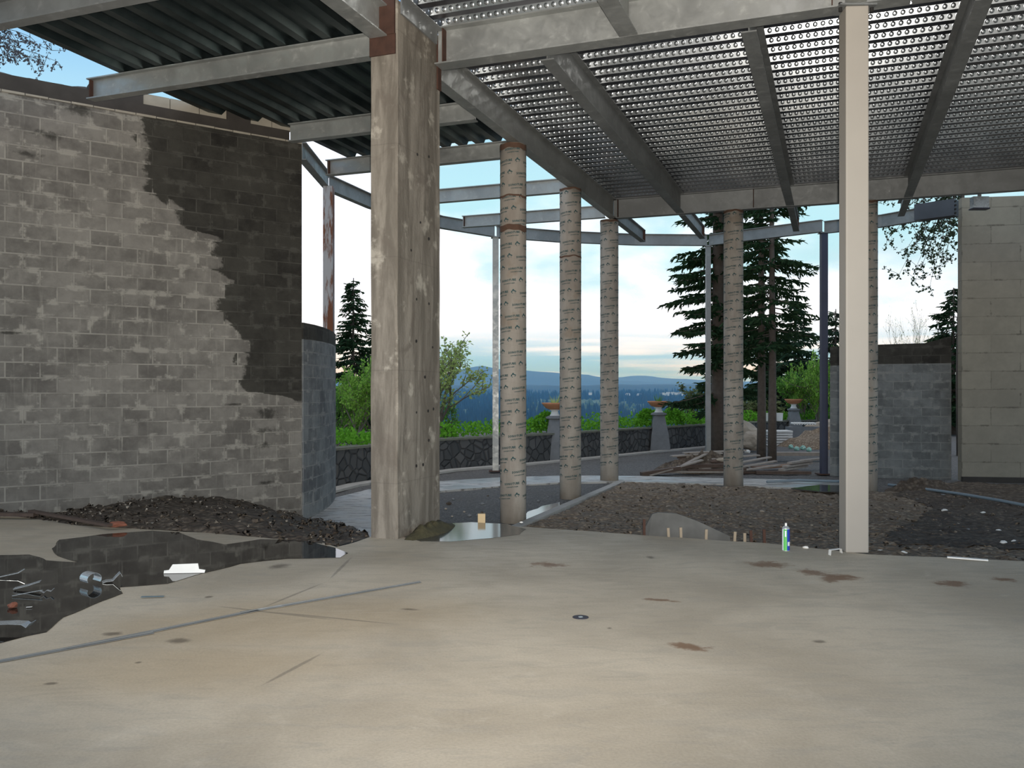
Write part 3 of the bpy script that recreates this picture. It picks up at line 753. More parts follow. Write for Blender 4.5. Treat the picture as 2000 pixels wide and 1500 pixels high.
# white square post
r = empty('square_post', (3.40, 8.66, 0), 'cream painted square steel post standing on the slab edge', 'post')
mb = MB(); mb.box((3.40, 8.66, (ZB-.02)/2), (.222, .222, ZB-.02), Matrix.Rotation(-.06, 3, 'Z')); o = child(mb, 'shaft', M_PRIMED, r)
bv = o.modifiers.new('b', 'BEVEL'); bv.width = .012; bv.segments = 3
mb = MB(); mb.box((3.40, 8.66, ZB-.011), (.36, .26, .018)); capp = child(mb, 'cap_plate', M_GALVD, r)
for sx in (-.155, .155):
    mb = MB(); rod(mb, (3.40+sx, 8.60, ZB-.06), (3.40+sx, 8.60, ZB+.03), .018, 6); child(mb, 'bolt', M_BLACK, r).parent = capp
def post(label, p, wd, z0, z1, m, name='steel_post', plate=True):
    r = empty(name, (p.x, p.y, z0), label, 'post')
    mb = MB(); mb.box((p.x, p.y, (z0+z1)/2), (wd, wd, z1-z0)); child(mb, 'shaft', m, r)
    if plate:
        mb = MB(); mb.box((p.x, p.y, z0+.012), (wd*2.2, wd*2.2, .022)); child(mb, 'base_plate', M_RUST, r)
        mb = MB(); mb.box((p.x, p.y, z1-.01), (wd*1.5, wd*1.5, .02)); child(mb, 'cap_plate', M_GALVD, r)
ZS = GZ+.035
post('thin grey square post behind the first tube column', at(968, 463, ZB), .15, ZS, ZB-.005, M_GALV)
post('thinnest grey square post, left of the column with firs behind', at(1383, 480, ZB), .12, GZ+.02, ZB-.005, M_GALVD)
post('dark blue square post at the end of the low right wall', at(1609, 454, ZB), .15, GZ+.02, ZB-.005, M_BLUEPOST)
post('rust streaked square post standing on the low curved wall', Vector((-3.42, 16.25, 0)), .18, 2.655, ZB-.005, M_RSTEEL, plate=False)

# hanging steel bracket by the tan wall
p = atd(1913, 396, 16.9)
r = empty('hanging_steel_bracket', p, 'small shiny steel box hanging under the far girder by the tan wall', 'bracket')
mb = MB(); mb.box(p, (.30, .14, .22)); child(mb, 'box', M_SHINY, r)
mb = MB(); mb.box(p+Vector((0, 0, -.12)), (.33, .17, .02)); child(mb, 'lip', M_BLUEPOST, r)
mb = MB(); mb.box(p+Vector((0, 0, .145)), (.05, .05, .07)); child(mb, 'hanger', M_GALVD, r)

# ------------------------------------------------------------ puddles and rubble
pud = [(-160, 1085), (0, 1085), (60, 1083), (90, 1095), (155, 1099), (112, 1086), (98, 1072), (115, 1055), (200, 1044), (300, 1037), (350, 1040), (385, 1054), (440, 1064), (510, 1053), (600, 1056), (650, 1070), (680, 1081), (665, 1090), (560, 1092), (470, 1102), (400, 1120), (330, 1140), (235, 1148), (240, 1160), (160, 1190), (125, 1205), (90, 1235), (55, 1242), (0, 1256), (-160, 1290)]
tag(patch([at(u, v, 0) for u, v in pud], .004, M_WATER, 'puddle', .1, .03, .003, seed=5), 'large dark puddle on the slab below the tall block wall', 'puddle')
pud2 = [(800, 1035), (850, 1024), (920, 1020), (990, 1024), (1030, 1034), (1015, 1044), (960, 1052), (880, 1058), (820, 1058), (790, 1050)]
tag(patch([at(u, v, 0) for u, v in pud2], .004, M_WATERB, 'puddle', .1, .03, .003, seed=9), 'sky reflecting puddle at the right foot of the concrete pier', 'puddle')
pud3 = [(1022, 1017), (1030, 1002), (1060, 990), (1090, 982), (1100, 988), (1075, 1003), (1045, 1016)]
tag(patch([at(u, v, GZ+.03) for u, v in pud3], GZ+.045, M_WATERB, 'puddle', .1, .04, .02, seed=19), 'small bright puddle between the first two tube columns', 'puddle')
pud4 = [(1545, 956), (1600, 949), (1640, 950), (1640, 962), (1600, 962)]
tag(patch([at(u, v, -.37) for u, v in pud4], -.345, M_WATERB, 'puddle', .1, .04, .02, seed=29), 'thin puddle left of the white square post foot', 'puddle')
# moss heap against the pier
def heap(name, c, rx, ry, h, m, seed=0, rz=0, n=28, e=1.0, rough=.25):
    mb = MB(); vs = []; R = 10
    for i in range(R+1):
        t_ = i/R
        for k in range(n):
            a = 2*pi*k/n; rr = t_*(1+.25*nz(cos(a)*1.5+seed, sin(a)*1.5)); x = cos(a)*rr*rx; y = sin(a)*rr*ry
            z = h*(1-t_**2)*(1+rough*nz(x*9+seed, y*9)) if i < R else -.01
            X = x*cos(rz)-y*sin(rz); Y = x*sin(rz)+y*cos(rz); vs.append((c[0]+X, c[1]+Y, c[2]+z))
    fs = [(i*n+k, (i+1)*n+k, (i+1)*n+(k+1) % n, i*n+(k+1) % n) for i in range(R) for k in range(n)]
    mb.add(vs, fs); return fixn(mb.build(name, m, smooth=True, loc=Vector(c)))
cc_ = L(.16, -.55)
tag(heap('moss_clump', (cc_.x, cc_.y, 0), .17, .60, .11, M_MOSS, 2, -TH, rough=.8), 'wet brown mossy clump against the foot of the concrete pier', 'moss', kind='stuff')
# rubble bank between slab and tall wall
bank_f = [at(u, v, 0) for u, v in [(-60, 998), (60, 1012), (150, 1026), (230, 1031), (350, 1036), (500, 1049), (600, 1058), (660, 1066), (722, 1049)]]
bank_b = [WC+WD*s+Vector((0, 0, 0)) for s in (4.4, 3.9, 3.3, 2.8, 2.1, 1.3, .6, 0)]+[Vector((-2.6, 13.2, 0))]
zb_ = [0.0, -.02, .0, .04, .10, .06, -.16, -.36, -.42]
mb = MB(); NS, NT_ = 80, 26; vs = []
def lerpl(l, t): 
    x = t*(len(l)-1); i = min(int(x), len(l)-2); f = x-i
    return l[i]*(1-f)+l[i+1]*f
for i in range(NS+1):
    f, b_, zz = lerpl(bank_f, i/NS), lerpl(bank_b, i/NS), lerpl(zb_, i/NS)
    for j in range(NT_+1):
        t_ = j/NT_; p = f.lerp(b_, t_)
        z = .015+(zz-.015)*t_ + .03*sin(pi*min(1, t_*1.1))*(.3+.7*sin(pi*i/NS))*(1 if i/NS < .8 else .4)
        z += .04*nz(p.x, p.y, 3)+.035*nz(p.x, p.y, 12)
        if j == 0: z = .0
        vs.append((p.x, p.y, z))
fs = [(i*(NT_+1)+j, (i+1)*(NT_+1)+j, (i+1)*(NT_+1)+j+1, i*(NT_+1)+j+1) for i in range(NS) for j in range(NT_)]
mb.add(vs, fs)
_bank = [Vector(v) for v in vs]
random.seed(72); clods(mb, lambda: random.choice(_bank)+Vector((0, 0, .01)), 700, .02, .05, 0); clods(mb, lambda: random.choice(_bank)+Vector((0, 0, .012)), 260, .012, .03, 1)
tag(mb.build('rubble_bank', [M_WETDIRT, M_PALEROCK], smooth=True), 'dark rubble and soil heaped along the foot of the tall block wall', 'rubble', kind='stuff')
def bank_z(u, v): return 0.03

def rock(name, c, size, m, label, cat, group=None, seed=0, loc=None):
    import bmesh
    bm = bmesh.new(); bmesh.ops.create_icosphere(bm, subdivisions=3, radius=1)
    for v in bm.verts:
        d = 1+.35*mnoise.noise(v.co*1.3+Vector((seed*3.7, 0, 0)))+.12*mnoise.noise(v.co*4+Vector((0, seed, 0)))
        v.co = Vector((v.co.x*size[0]*d, v.co.y*size[1]*d, v.co.z*size[2]*d))
    me = bpy.data.meshes.new(name); bm.to_mesh(me); bm.free(); me.materials.append(m)
    o = bpy.data.objects.new(name, me); C.objects.link(o); o.location = c
    tag(o, label, cat, group); return o

# planks and brick at the left
def plank(label, p0, p1, wd, th, m, name='plank', cat='plank', group=None):
    p0, p1 = Vector(p0), Vector(p1); c = (p0+p1)/2; mb = MB(); mb.bar(p0, p1, wd, th); o = mb.build(name, m, loc=c); return tag(o, label, cat, group)
plank('dark soaked plank lying by the wall foot at the left edge', at(-80, 1003, .06), at(70, 1005, .06), .10, .04, M_WOODD)
plank('reddish plank sloping down from the wall foot to the puddle', at(60, 998, .09), at(215, 1026, .06), .07, .03, M_WOODD)
o = rock('brick_piece', at(228, 1024, .06), (.11, .05, .035), M_BRICK, 'broken red brick at the puddle edge by the wall', 'brick', seed=4)
o = rock('brick_piece', at(25, 1182, .025), (.035, .03, .02), M_BRICK, 'small orange brick crumb in the puddle at the left edge', 'brick', seed=6)

# galvanised offcuts
def offcut(label, u, v, pts, wd, rz, m=M_SHINY, z=.006, group='galvanised offcuts in the puddle', name='metal_offcut'):
    c = at(u, v, z); mb = MB(); R = Matrix.Rotation(rz, 3, 'Z'); vs = []
    for x, h in pts:
        for s_ in (-wd/2, wd/2): q = R @ Vector((x, s_, h)); vs.append(c+q)
    fs = [(2*i, 2*i+1, 2*i+3, 2*i+2) for i in range(len(pts)-1)]
    mb.add(vs, fs); o = mb.build(name, m, loc=c, smooth=False)
    sm = o.modifiers.new('t', 'SOLIDIFY'); sm.thickness = .002
    return tag(o, label, 'metal scrap', group)
arc = [(.06*cos(a), .05+.05*sin(a)) for a in [x*.35-.6 for x in range(13)]]
offcut('curled galvanised offcut standing in the puddle', 177, 1141, arc, .13, .9)
offcut('twisted pale strip lying right of the curled offcut', 215, 1136, [(-.06, .0), (-.03, .01), (.02, .012), (.05, .045), (.075, .07), (.09, .04)], .09, .5)
offcut('dull strip poking out of the puddle, farthest left', 22, 1127, [(-.12, .005), (.05, .03), (.10, .06)], .04, .5)
offcut('blue grey bent strip above the small white scrap', 55, 1150, [(-.1, .01), (.0, .03), (.09, .055)], .08, .35)
offcut('thin bright sliver below the bent strip', 58, 1163, [(-.12, .006), (.05, .03), (.09, .035)], .025, .3)
offcut('small white crumpled scrap right of the sliver', 92, 1160, [(-.05, .03), (-.02, .01), (.0, .03), (.03, .02), (.05, .04)], .03, .2)
c = at(360, 1120, .004); mb = MB(); ol = [(-.175, 0), (.17, 0), (.175, .022), (.12, .03), (.105, .075), (-.11, .07), (-.135, .026), (-.175, .022)]
vs = [(c.x+x_, c.y+.5*h_+dy_, .004+h_+.003) for dy_ in (0, .008) for x_, h_ in ol]
mb.add(vs, [tuple(range(8)), tuple(range(15, 7, -1))]+[(k, (k+1) % 8, (k+1) % 8+8, k+8) for k in range(8)]); o = fixn(mb.build('metal_offcut', M_FOAM_GLARE, loc=c)); o.rotation_euler = (0, 0, .08)  # sheet metal coloured white so the flash glare sits in its colour
tag(o, 'tray shaped metal offcut coloured white for flash glare, at the puddle edge', 'metal scrap')
offcut('blue strip of sheet metal lying on dry slab near the puddle', 298, 1166, [(-.085, .003), (.085, .003)], .035, .12, galv('blue_sheet', (.20, .30, .36), .4, .3), group=None)
offcut('embossed deck offcut lying at the left edge of the slab', 18, 1232, [(-.16, .0), (-.155, .05), (.02, .055), (.10, .05), (.13, .03), (.15, .055)], .10, .06, group=None)
offcut('tiny white shred in the puddle', 57, 1187, [(-.02, .004), (.02, .006)], .015, .1, M_FOAM_GLARE)
# long strip on the slab
for p, q, lb_ in [((-40, 1300), (300, 1236), 'bright end of long thin steel strip at the left edge of the slab'), ((130, 1268), (505, 1192), 'middle length of the thin steel strip on the slab'), ((470, 1198), (822, 1137), 'far length of the thin steel strip, pointing at the pier')]:
    a_, b_ = at(*p, .006), at(*q, .006); c_ = (a_+b_)/2
    mb = MB(); mb.bar(a_, b_, .024, .003); d = (b_-a_).normalized(); x_ = Vector((-d.y, d.x, 0))
    mb.bar(a_+x_*.011+Vector((0, 0, .005)), b_+x_*.011+Vector((0, 0, .005)), .003, .010)
    tag(mb.build('steel_strip', [M_GALVD, M_GALVD][0], loc=c_), lb_, 'metal strip', 'thin steel strips on the slab')
# cutting disc
c = at(1134, 1206, .0)
r = empty('cutting_disc', c, 'small black abrasive cutting disc lying on the open slab', 'disc')
mb = MB(); mb.lathe(c, [(.012, .001), (.057, .001), (.057, .004), (.012, .004)], 32); child(mb, 'disc', plain('dark_abrasive', (.035, .033, .045), .6), r)
mb = MB(); mb.lathe(c, [(.006, .004), (.017, .004), (.015, .006), (.006, .006)], 16); child(mb, 'hub_ring', M_SHINY, r)
# adhesive can
c = at(1535, 1075, 0)
r = empty('foam_can', c, 'slim blue and green foam can standing on the slab left of the white post', 'can')
M_CB = plain('can_blue', (.02, .05, .38), .35, 0, .1); M_CG = plain('can_green', (.10, .45, .10), .35, 0, .1); M_CW = plain('can_white', (.7, .74, .8), .35, 0, .05)
mb = MB(); n = 32; rr = .037; hh = .215; vs = []
for z in (0.004, .05, .09, .14, .20, hh): vs += [(c.x+rr*cos(2*pi*k/n), c.y+rr*sin(2*pi*k/n), z) for k in range(n)]
for i in range(5):
    for k in range(n):
        a = 2*pi*(k+.5)/n; dx_ = cos(a)
        f = (i*n+k, i*n+(k+1) % n, (i+1)*n+(k+1) % n, (i+1)*n+k)
        mi = 0 if dx_ > .05 else (1 if dx_ > -.85 else 2)
        if i == 1 and dx_ > .15: mi = 2
        if i == 3 and -.6 < dx_ < -.1: mi = 2
        mb.f.append(f); mb.m.append(mi)
mb.v = vs; o = child(mb, 'can_body', [M_CB, M_CG, M_CW], r, True)
mb = MB(); mb.lathe(c, [(rr+.001, 0), (rr+.001, .005)], 32); child(mb, 'bottom_rim', M_SHINY, r)
mb = MB(); mb.lathe(c, [(rr, hh), (rr*.98, hh+.008), (rr*.55, hh+.028), (.012, hh+.032)], 24); child(mb, 'shoulder', M_SHINY, r)
mb = MB(); mb.lathe(c, [(.011, hh+.03), (.011, hh+.055), (.006, hh+.06)], 12); vlv = child(mb, 'valve', M_FOAM_GLARE, r)
mb = MB(); mb.tube([(c.x, c.y, hh+.058), (c.x-.006, c.y, hh+.075), (c.x-.026, c.y, hh+.115)], .004, 8); child(mb, 'nozzle', M_BLACK, r).parent = vlv
M_LBL = plain('label_ink', (.75, .82, .9), .5, 0, .05)
# white foam scraps
fo = offcut('white square foam bracket beside the foot of the white post', 1632, 1084, [(-.06, .0), (-.055, .05), (.05, .06), (.055, .02)], .05, .1, M_FOAM_GLARE, group=None, name='foam_scrap')
fo['category'] = 'scrap'
for i, (u, v, s_, z, lb_) in enumerate([(1574, 1069, .03, .01, 'white foam crumb on the slab edge right of the can'), (1845, 990, .05, -.3, 'white scrap on the dirt nearest the tan wall'), (1920, 990, .045, -.3, 'flat white scrap right of the one by the tan wall'), (1848, 1015, .03, -.3, 'faint scrap in mid dirt right of the post'), (1950, 1025, .035, -.3, 'white chip in the dirt near the right edge'), (1960, 1043, .05, -.25, 'larger white chip below the edge chip'), (1980, 1041, .035, -.25, 'white chip at the far right of the dirt'), (1720, 1057, .04, -.2, 'white chip right of the white post foot'), (1764, 1062, .05, -.2, 'flat white chip near the slab edge'), (1908, 1080, .06, -.05, 'bright white scrap leaning at the slab edge'), (1018, 1020, .02, .02, 'tiny pale crumb on the slab edge behind the pier puddle')]):
    p = at(u, v, z)
    if z < 0: p.z = bed_z(p.x, p.y)+s_*.35; 
    o = rock('foam_scrap', p, (s_, s_*.7, s_*.45), M_FOAM_GLARE, lb_, 'scrap', 'white scraps on the ground', seed=i)
plank('long white strip lying along the slab edge at the right', at(1850, 1088, .012), at(1930, 1094, .012), .05, .012, M_FOAM_GLARE, 'foam_strip', 'scrap')
# pale wood block behind the slab edge
p = at(940, 1022, 0); mb = MB(); mb.box((p.x, p.y+.12, .03), (.09, .07, .14)); 
o = mb.build('wood_block', M_WOODL, loc=Vector((p.x, p.y+.12, -.04))); tag(o, 'yellow wood block peeping over the slab edge right of the pier', 'wood block')
# form stakes along the slab edge, grey board leaning behind
for i, (u, v, h, m) in enumerate([(1260, 1046, .17, 1), (1309, 1049, .09, 0), (1333, 1050, .10, 0), (1381, 1054, .10, 0), (1437, 1057, .09, 0), (1458, 1058, .08, 0), (1472, 1060, .12, 1), (1497, 1062, .14, 1)]):
    p = at(u, v, 0)+Vector((0, .07, 0)); mb = MB(); mb.box((p.x, p.y, (h-.30)/2), (.028, .02, h+.30), Matrix.Rotation(.06*sin(i*5), 3, 'Y'))
    tag(mb.build('form_stake', M_RUST if m else M_WOODT, loc=Vector((p.x, p.y, -.3))), ['rusty stake left of the grey board', 'first pale stake in front of the grey board', 'second pale stake in front of the grey board', 'third pale stake in front of the grey board', 'pale stake at the thin right tip of the grey board', 'short pale stake between board and can', 'rusty stake left of the can', 'tallest rusty stake beside the can'][i], 'stake', 'stakes along the slab edge')
bpts = [at(1268, 1048, 0)+Vector((0, .25, 0)), at(1440, 1060, 0)+Vector((0, .25, 0))]
b0, b1 = bpts; mb = MB(); prof = [(0, -.25, .05), (.09, -.25, .24), (.16, -.25, .27), (.38, -.25, .27), (.62, -.25, .19), (1, -.25, .02)]
vs = []
for t_, z0, z1 in prof:
    q = b0.lerp(b1, t_); vs += [(q.x, q.y, z0), (q.x, q.y+.06, z1*.85), (q.x, q.y+.10, z1*.85), (q.x, q.y+.05, z0)]
fs = [(4*i+j, 4*i+(j+1) % 4, 4*i+4+(j+1) % 4, 4*i+4+j) for i in range(5) for j in range(4)]+[(0, 1, 2, 3), (20, 21, 22, 23)]
mb.add(vs, fs); tag(fixn(mb.build('grey_board', plain('grey_cement_board', (.085, .085, .08), .9, 0, .6, 4, .3), loc=b0)), 'grey tapered slab chunk leaning behind the slab edge', 'board')
# pipe on the ground
def pipe(label, pts, r=.022):
    c = sum(pts, Vector())/len(pts); mb = MB(); mb.tube([p-c for p in pts], r, 8); o = mb.build('pipe', M_PIPE, smooth=True); o.location = c; tag(o, label, 'pipe')
def onbed(u, v, dz=.03):
    p = at(u, v, -.40); p.z = bed_z(p.x, p.y)+dz; return p
pipe('thin grey pipe lying at the foot of the dark blue post', [at(1498, 941, GZ+.09), at(1560, 938, GZ+.09), at(1660, 941, GZ+.09)], .03)
pipe('thin grey pipe running over the dirt to the right edge', [onbed(1735, 952, .05), onbed(1800, 958, .05), onbed(1880, 972, .05), onbed(1950, 985, .05), onbed(2060, 1003, .05)], .028)
o = heap('soil_heap', tuple(onbed(1800, 955, -.03)), .7, .5, .22, M_WETDIRT, 8, rough=.9); tag(o, 'dark soil heap against the low right wall', 'soil', kind='stuff')

# ------------------------------------------------------------ parapet and urns
par_px = [(500, 985), (655, 948), (760, 932), (860, 918), (1020, 905), (1150, 893), (1250, 883), (1340, 875), (1410, 868)]
par = [at(u, v, GZ) for u, v in par_px]; par = [(p.x, p.y) for p in par]+[(10.8, 35.6), (13.5, 37.0), (17, 38)]
ZP = .30
o = wall_mesh('garden_parapet', par, .35, GZ-.02, ZP, M_STONE); tag(o, 'long low dark stone garden wall curving behind the court', 'wall')
def loft(name, pts, o0, o1, z0, z1, m):
    P_ = [Vector((p[0], p[1], 0)) for p in pts]; N = len(P_); mb = MB(); vs = []
    for i in range(N):
        d = (P_[min(i+1, N-1)]-P_[max(i-1, 0)]).normalized(); nn = Vector((-d.y, d.x, 0))
        for o_, z in ((o0, z0), (o1, z0), (o1, z1), (o0, z1)): q = P_[i]+nn*o_; vs.append((q.x, q.y, z))
    fs = [(4*i+j, 4*i+4+j, 4*i+4+(j+1) % 4, 4*i+(j+1) % 4) for i in range(N-1) for j in range(4)]+[(0, 1, 2, 3), tuple(4*(N-1)+j for j in (3, 2, 1, 0))]
    mb.add(vs, fs); return fixn(mb.build(name, m))
o2 = loft('capstones', par, -.04, .39, ZP, ZP+.05, M_CAP); o2.parent = o
tag(loft('curb_strip', par, -.62, -.30, GZ, GZ+.05, M_CURB), 'pale curb along the foot of the stone garden wall', 'curb')
def urn(u, vtop, p, label, sc=1.0, ped=True):
    x, y = p
    r = empty('planter_urn', (x, y, GZ), label, 'planter', 'planter urns on the garden wall')
    zt = ZP+.02
    mb = MB(); vs = []
    for hw, z in ((.34, GZ+.0), (.29, ZP-.2), (.17, zt+.42)): vs += [(x+sx*hw*sc, y+sy*hw*sc, z) for sx, sy in ((-1, -1), (1, -1), (1, 1), (-1, 1))]
    mb.add(vs, [(4*i+j, 4*i+(j+1) % 4, 4*i+4+(j+1) % 4, 4*i+4+j) for i in range(2) for j in range(4)]+[(3, 2, 1, 0), (8, 9, 10, 11)]); fixn(child(mb, 'pedestal', M_GREYST, r))
    z = zt+.42
    mb = MB(); mb.lathe((x, y, 0), [(.22*sc, z), (.27*sc, z+.03), (.27*sc, z+.07), (.18*sc, z+.11)], 20); child(mb, 'pedestal_cap', M_GREYST, r)
    mb = MB(); mb.lathe((x, y, 0), [(.16*sc, z+.10), (.12*sc, z+.16), (.10*sc, z+.24), (.15*sc, z+.29)], 20); child(mb, 'foot', M_WHITEST, r)
    mb = MB(); mb.lathe((x, y, 0), [(.12*sc, z+.28), (.26*sc, z+.33), (.34*sc, z+.42), (.38*sc, z+.46), (.38*sc, z+.49), (.34*sc, z+.49), (.30*sc, z+.44)], 24); bwl = child(mb, 'bowl', M_TERRA, r, True)
    random.seed(int(u)); mb = MB()
    for k in range(26):
        a = random.random()*2*pi; ln = .12+.22*random.random(); b = Vector((x+.08*cos(a), y+.08*sin(a), z+.45)); tp = b+Vector((.12*cos(a), .12*sin(a), ln)); s_ = Vector((-sin(a), cos(a), 0))*.018
        mb.add([b-s_, b+s_, tp], [(0, 1, 2)])
    child(mb, 'dry_plant', M_LEAFY if u < 1200 else M_LEAFD, r).parent = bwl
urn(1080, 788, (at(1084, 899, GZ).x, at(1084, 899, GZ).y+.15), 'terracotta bowl urn half hidden by the second tube column')
urn(1283, 788, (at(1288, 881, GZ).x, at(1288, 881, GZ).y+.15), 'terracotta bowl urn on a flared pedestal, in open view')
urn(1538, 788, (11.65, 36.0), 'smallest looking urn, right of the fir trunks', .95)

# ------------------------------------------------------------ clutter beyond the terrace
random.seed(21)
lumg = 'discarded boards in the lumber heap'
def brd(u, v, z, ln, rz, tilt, wd, th, m, label, y=None):
    c = at(u, v, z) if y is None else Vector(((u-1000)*y/FPX, y, z)); d = Vector((cos(rz)*cos(tilt), sin(rz)*cos(tilt), sin(tilt)))
    return plank(label, c-d*ln/2, c+d*ln/2, wd, th, m, 'board', 'board', lumg)
B = [(1290, 20.9, GZ+.10, 1.0, .25, .12, .16, .10, 1, 'left end board of the heap, dark butt end towards the viewer'), (1320, 21.0, GZ+.18, 1.5, .35, .22, .14, .03, 0, 'thin board rising from the left end of the heap'),
 (1345, 21.4, GZ+.27, 1.1, .5, .35, .12, .03, 2, 'pale board tilted steeply on top of the heap left'), (1360, 22.0, GZ+.42, 1.3, .1, .05, .25, .03, 0, 'brown board lying high on the heap'),
 (1350, 21.0, GZ+.08, 2.1, -.05, .0, .14, .04, 2, 'long pale board along the front of the heap'), (1370, 21.8, GZ+.30, 1.2, -.3, -.1, .12, .06, 1, 'dark board crossing the middle of the heap'),
 (1395, 22.2, GZ+.48, 1.6, .05, .04, .22, .03, 0, 'board behind the thinnest post on the heap'), (1380, 21.3, GZ+.20, 1.5, .2, .0, .16, .08, 1, 'thick dark board under the heap'),
 (1400, 21.0, GZ+.12, 1.4, .0, .03, .12, .06, 1, 'dark board left of the column foot'), (1430, 21.9, GZ+.36, 1.5, .3, .05, .20, .03, 2, 'board hidden partly by the tube column'),
 (1465, 21.6, GZ+.30, 1.3, .45, .10, .14, .03, 2, 'pale board fanning right of the tube column, topmost'), (1475, 21.4, GZ+.22, 1.3, .42, .10, .12, .03, 2, 'pale board fanning right of the tube column, middle'), (1480, 21.2, GZ+.15, 1.3, .40, .08, .12, .03, 2, 'pale board fanning right of the tube column, lowest'),
 (1500, 21.3, GZ+.05, 1.6, .1, .0, .3, .05, 1, 'dark board flat on the ground right of the column'), (1515, 22.1, GZ+.12, 1.2, .35, .03, .45, .03, 3, 'brown plywood sheet between the board stacks'),
 (1550, 21.6, GZ+.12, 1.2, .75, .02, .14, .05, 2, 'board in the right stack, lowest'), (1558, 21.7, GZ+.19, 1.2, .72, .02, .14, .05, 2, 'board in the right stack, second'), (1563, 21.8, GZ+.26, 1.0, .72, .02, .14, .05, 0, 'board in the right stack, top'), (1585, 22.2, GZ+.28, .9, .7, .0, .14, .04, 2, 'grey board beside the right stack'),
 (1530, 21.0, GZ+.06, 1.3, -.05, .0, .12, .07, 1, 'dark beam in front of the right stack'), (1560, 25.0, GZ+.22, 1.6, -.03, .0, .3, .10, 0, 'wide board pile behind the right stack')]
mm = [M_WOODG, M_WOODD, M_WOODG, plain('brown_plywood', (.17, .10, .06), .85, 0, .3, 5)]
for u, y, z, ln, rz, tl, wd, th, m, lb_ in B: brd(u, 0, z, ln, rz, tl, wd, th, mm[m], lb_, y)
OL = ['leftmost wood offcut in the heap', 'pale stub of wood near the heap top', 'dark stub of wood in the heap middle', 'wood offcut in the heap left of the thinnest post', 'wood offcut in the heap behind the thinnest post', 'wood offcut in the heap beside the tube column']
for k in range(6):
    u = 1335+19*k+random.random()*8; y = 21.0+random.random()*1.2
    rock('wood_offcut', Vector(((u-1000)*y/FPX, y, GZ+.15+random.random()*.22)), (.10+.1*random.random(), .06, .05), [M_WOODD, M_ROCK, M_WOODG][k % 3], OL[k], 'offcut', 'short offcuts in the heap', seed=k)
o = heap('debris_heap', (4.75, 21.9, GZ), 1.35, .55, .42, M_WETDIRT, 4, rough=.9); tag(o, 'dark debris under the boards of the lumber heap', 'debris', kind='stuff')
rock('boulder', atd(1445, 846, 30.5), (.62, .45, .42), M_ROCK, 'upper pale boulder between column and fir trunk', 'boulder', seed=2)
rock('boulder', atd(1468, 862, 29.0), (.38, .30, .30), M_ROCK, 'lower rounded tan boulder beside the fir trunk', 'boulder', seed=5)
rock('boulder', atd(1615, 838, 34.5), (.8, .6, .35), M_ROCK, 'grey boulder near the low right wall', 'boulder', seed=9)
# pallet of white slabs
p = at(1518, 870, GZ)
for k in range(6):
    mb = MB(); mb.box((p.x+.03*sin(k*3), p.y, GZ+.05+.095*k), (.95-.05*(k % 2), .7, .07)); tag(mb.build('stone_slab', M_WHITEST, loc=Vector((p.x, p.y, GZ+.05+.095*k))), 'white stone slab in the stack beyond the firs, %s' % ['lowest', 'second up', 'third up', 'fourth up', 'fifth up', 'topmost'][k], 'slab', 'stack of white stone slabs')
for u, lb_ in ((1500, 'left white bucket on the garden wall'), (1521, 'right white bucket on the garden wall')):
    q = atd(u, 824, 35.4); mb = MB(); mb.lathe((q.x, q.y, ZP+.05), [(.15, 0), (.17, .30), (.18, .32), (.15, .32)], 18); tag(mb.build('bucket', M_WHITEST, loc=Vector((q.x, q.y, ZP+.05))), lb_, 'bucket')
for k in range(9):
    u = 1549+5*k; q = atd(u, 827, 34.0); mb = MB(); mb.tube([(q.x, q.y-.18, q.z), (q.x, q.y+.18, q.z)], .045, 8); tag(mb.build('drain_tile', M_WHITEST, loc=q), 'round pale tile end under the small urn, %s of nine' % ['leftmost', 'second from the left', 'third from the left', 'fourth from the left', 'middle one', 'fourth from the right', 'third from the right', 'second from the right', 'rightmost'][k], 'tile', 'row of round tile ends')
mb = MB(); q = atd(1570, 836, 34.0); mb.box((q.x, q.y, (q.z+.08+GZ)/2), (1.3, .5, q.z+.02-GZ)); tag(mb.build('stone_ledge', M_GREYST, loc=Vector((q.x, q.y, GZ))), 'grey stone ledge carrying the row of tile ends', 'ledge')
for k, (u, v) in enumerate([(1545, 876), (1556, 880), (1568, 878), (1580, 882), (1588, 875), (1478, 877)]):
    q = at(u, v, GZ); rock('glass_shard', q+Vector((0, 0, .06)), (.09, .06, .08), plain('green_glass_bits', (.22, .42, .36), .2) if k == 0 else bpy.data.materials['green_glass_bits'], ['leftmost pale green debris lump beyond the board stack', 'lowest green debris lump left of centre beyond the boards', 'middle green debris lump beyond the boards', 'green debris lump nearest the viewer beyond the boards', 'rightmost green debris lump near the dark blue post', 'pale green lump beside the slender fir trunks'][k], 'debris', 'green debris lumps', seed=k)
o = heap('soil_mound', (12.2, 31.5, GZ), 2.6, 1.6, .75, M_DIRT, 12, rough=.5); tag(o, 'brown soil mound behind the board stacks', 'soil', kind='stuff')
q = at(1592, 945, GZ); 
for u, v, lb_ in ((1460, 885, 'pale paint mark stone at the foot of the fir trunk'),):
    rock('stone', at(u, v, GZ)+Vector((0, 0, .05)), (.09, .07, .06), M_WHITEST, lb_, 'stone', seed=1)
# small litter of stones on the gravel
random.seed(5)
for k in range(44):
    if k < 22: u = 870+random.random()*230; v = 962+random.random()*50; z = GZ
    else: u = 1240+random.random()*700; v = 965+random.random()*75; z = None
    if z is None:
        p = onbed(u, v, .008)
    else: p = at(u, v, z); p.z = z+.02
    s_ = .02+.03*random.random()**2
    rock('stone', p, (s_, s_, s_*.6), [M_GREYST, M_ROCK, M_WETDIRT][k % 3], 'small loose stone on the gravel of the left court' if k < 22 else 'small loose stone on the brown dirt', 'stone', 'loose stones on gravel' if k < 22 else 'loose stones on dirt', seed=k)

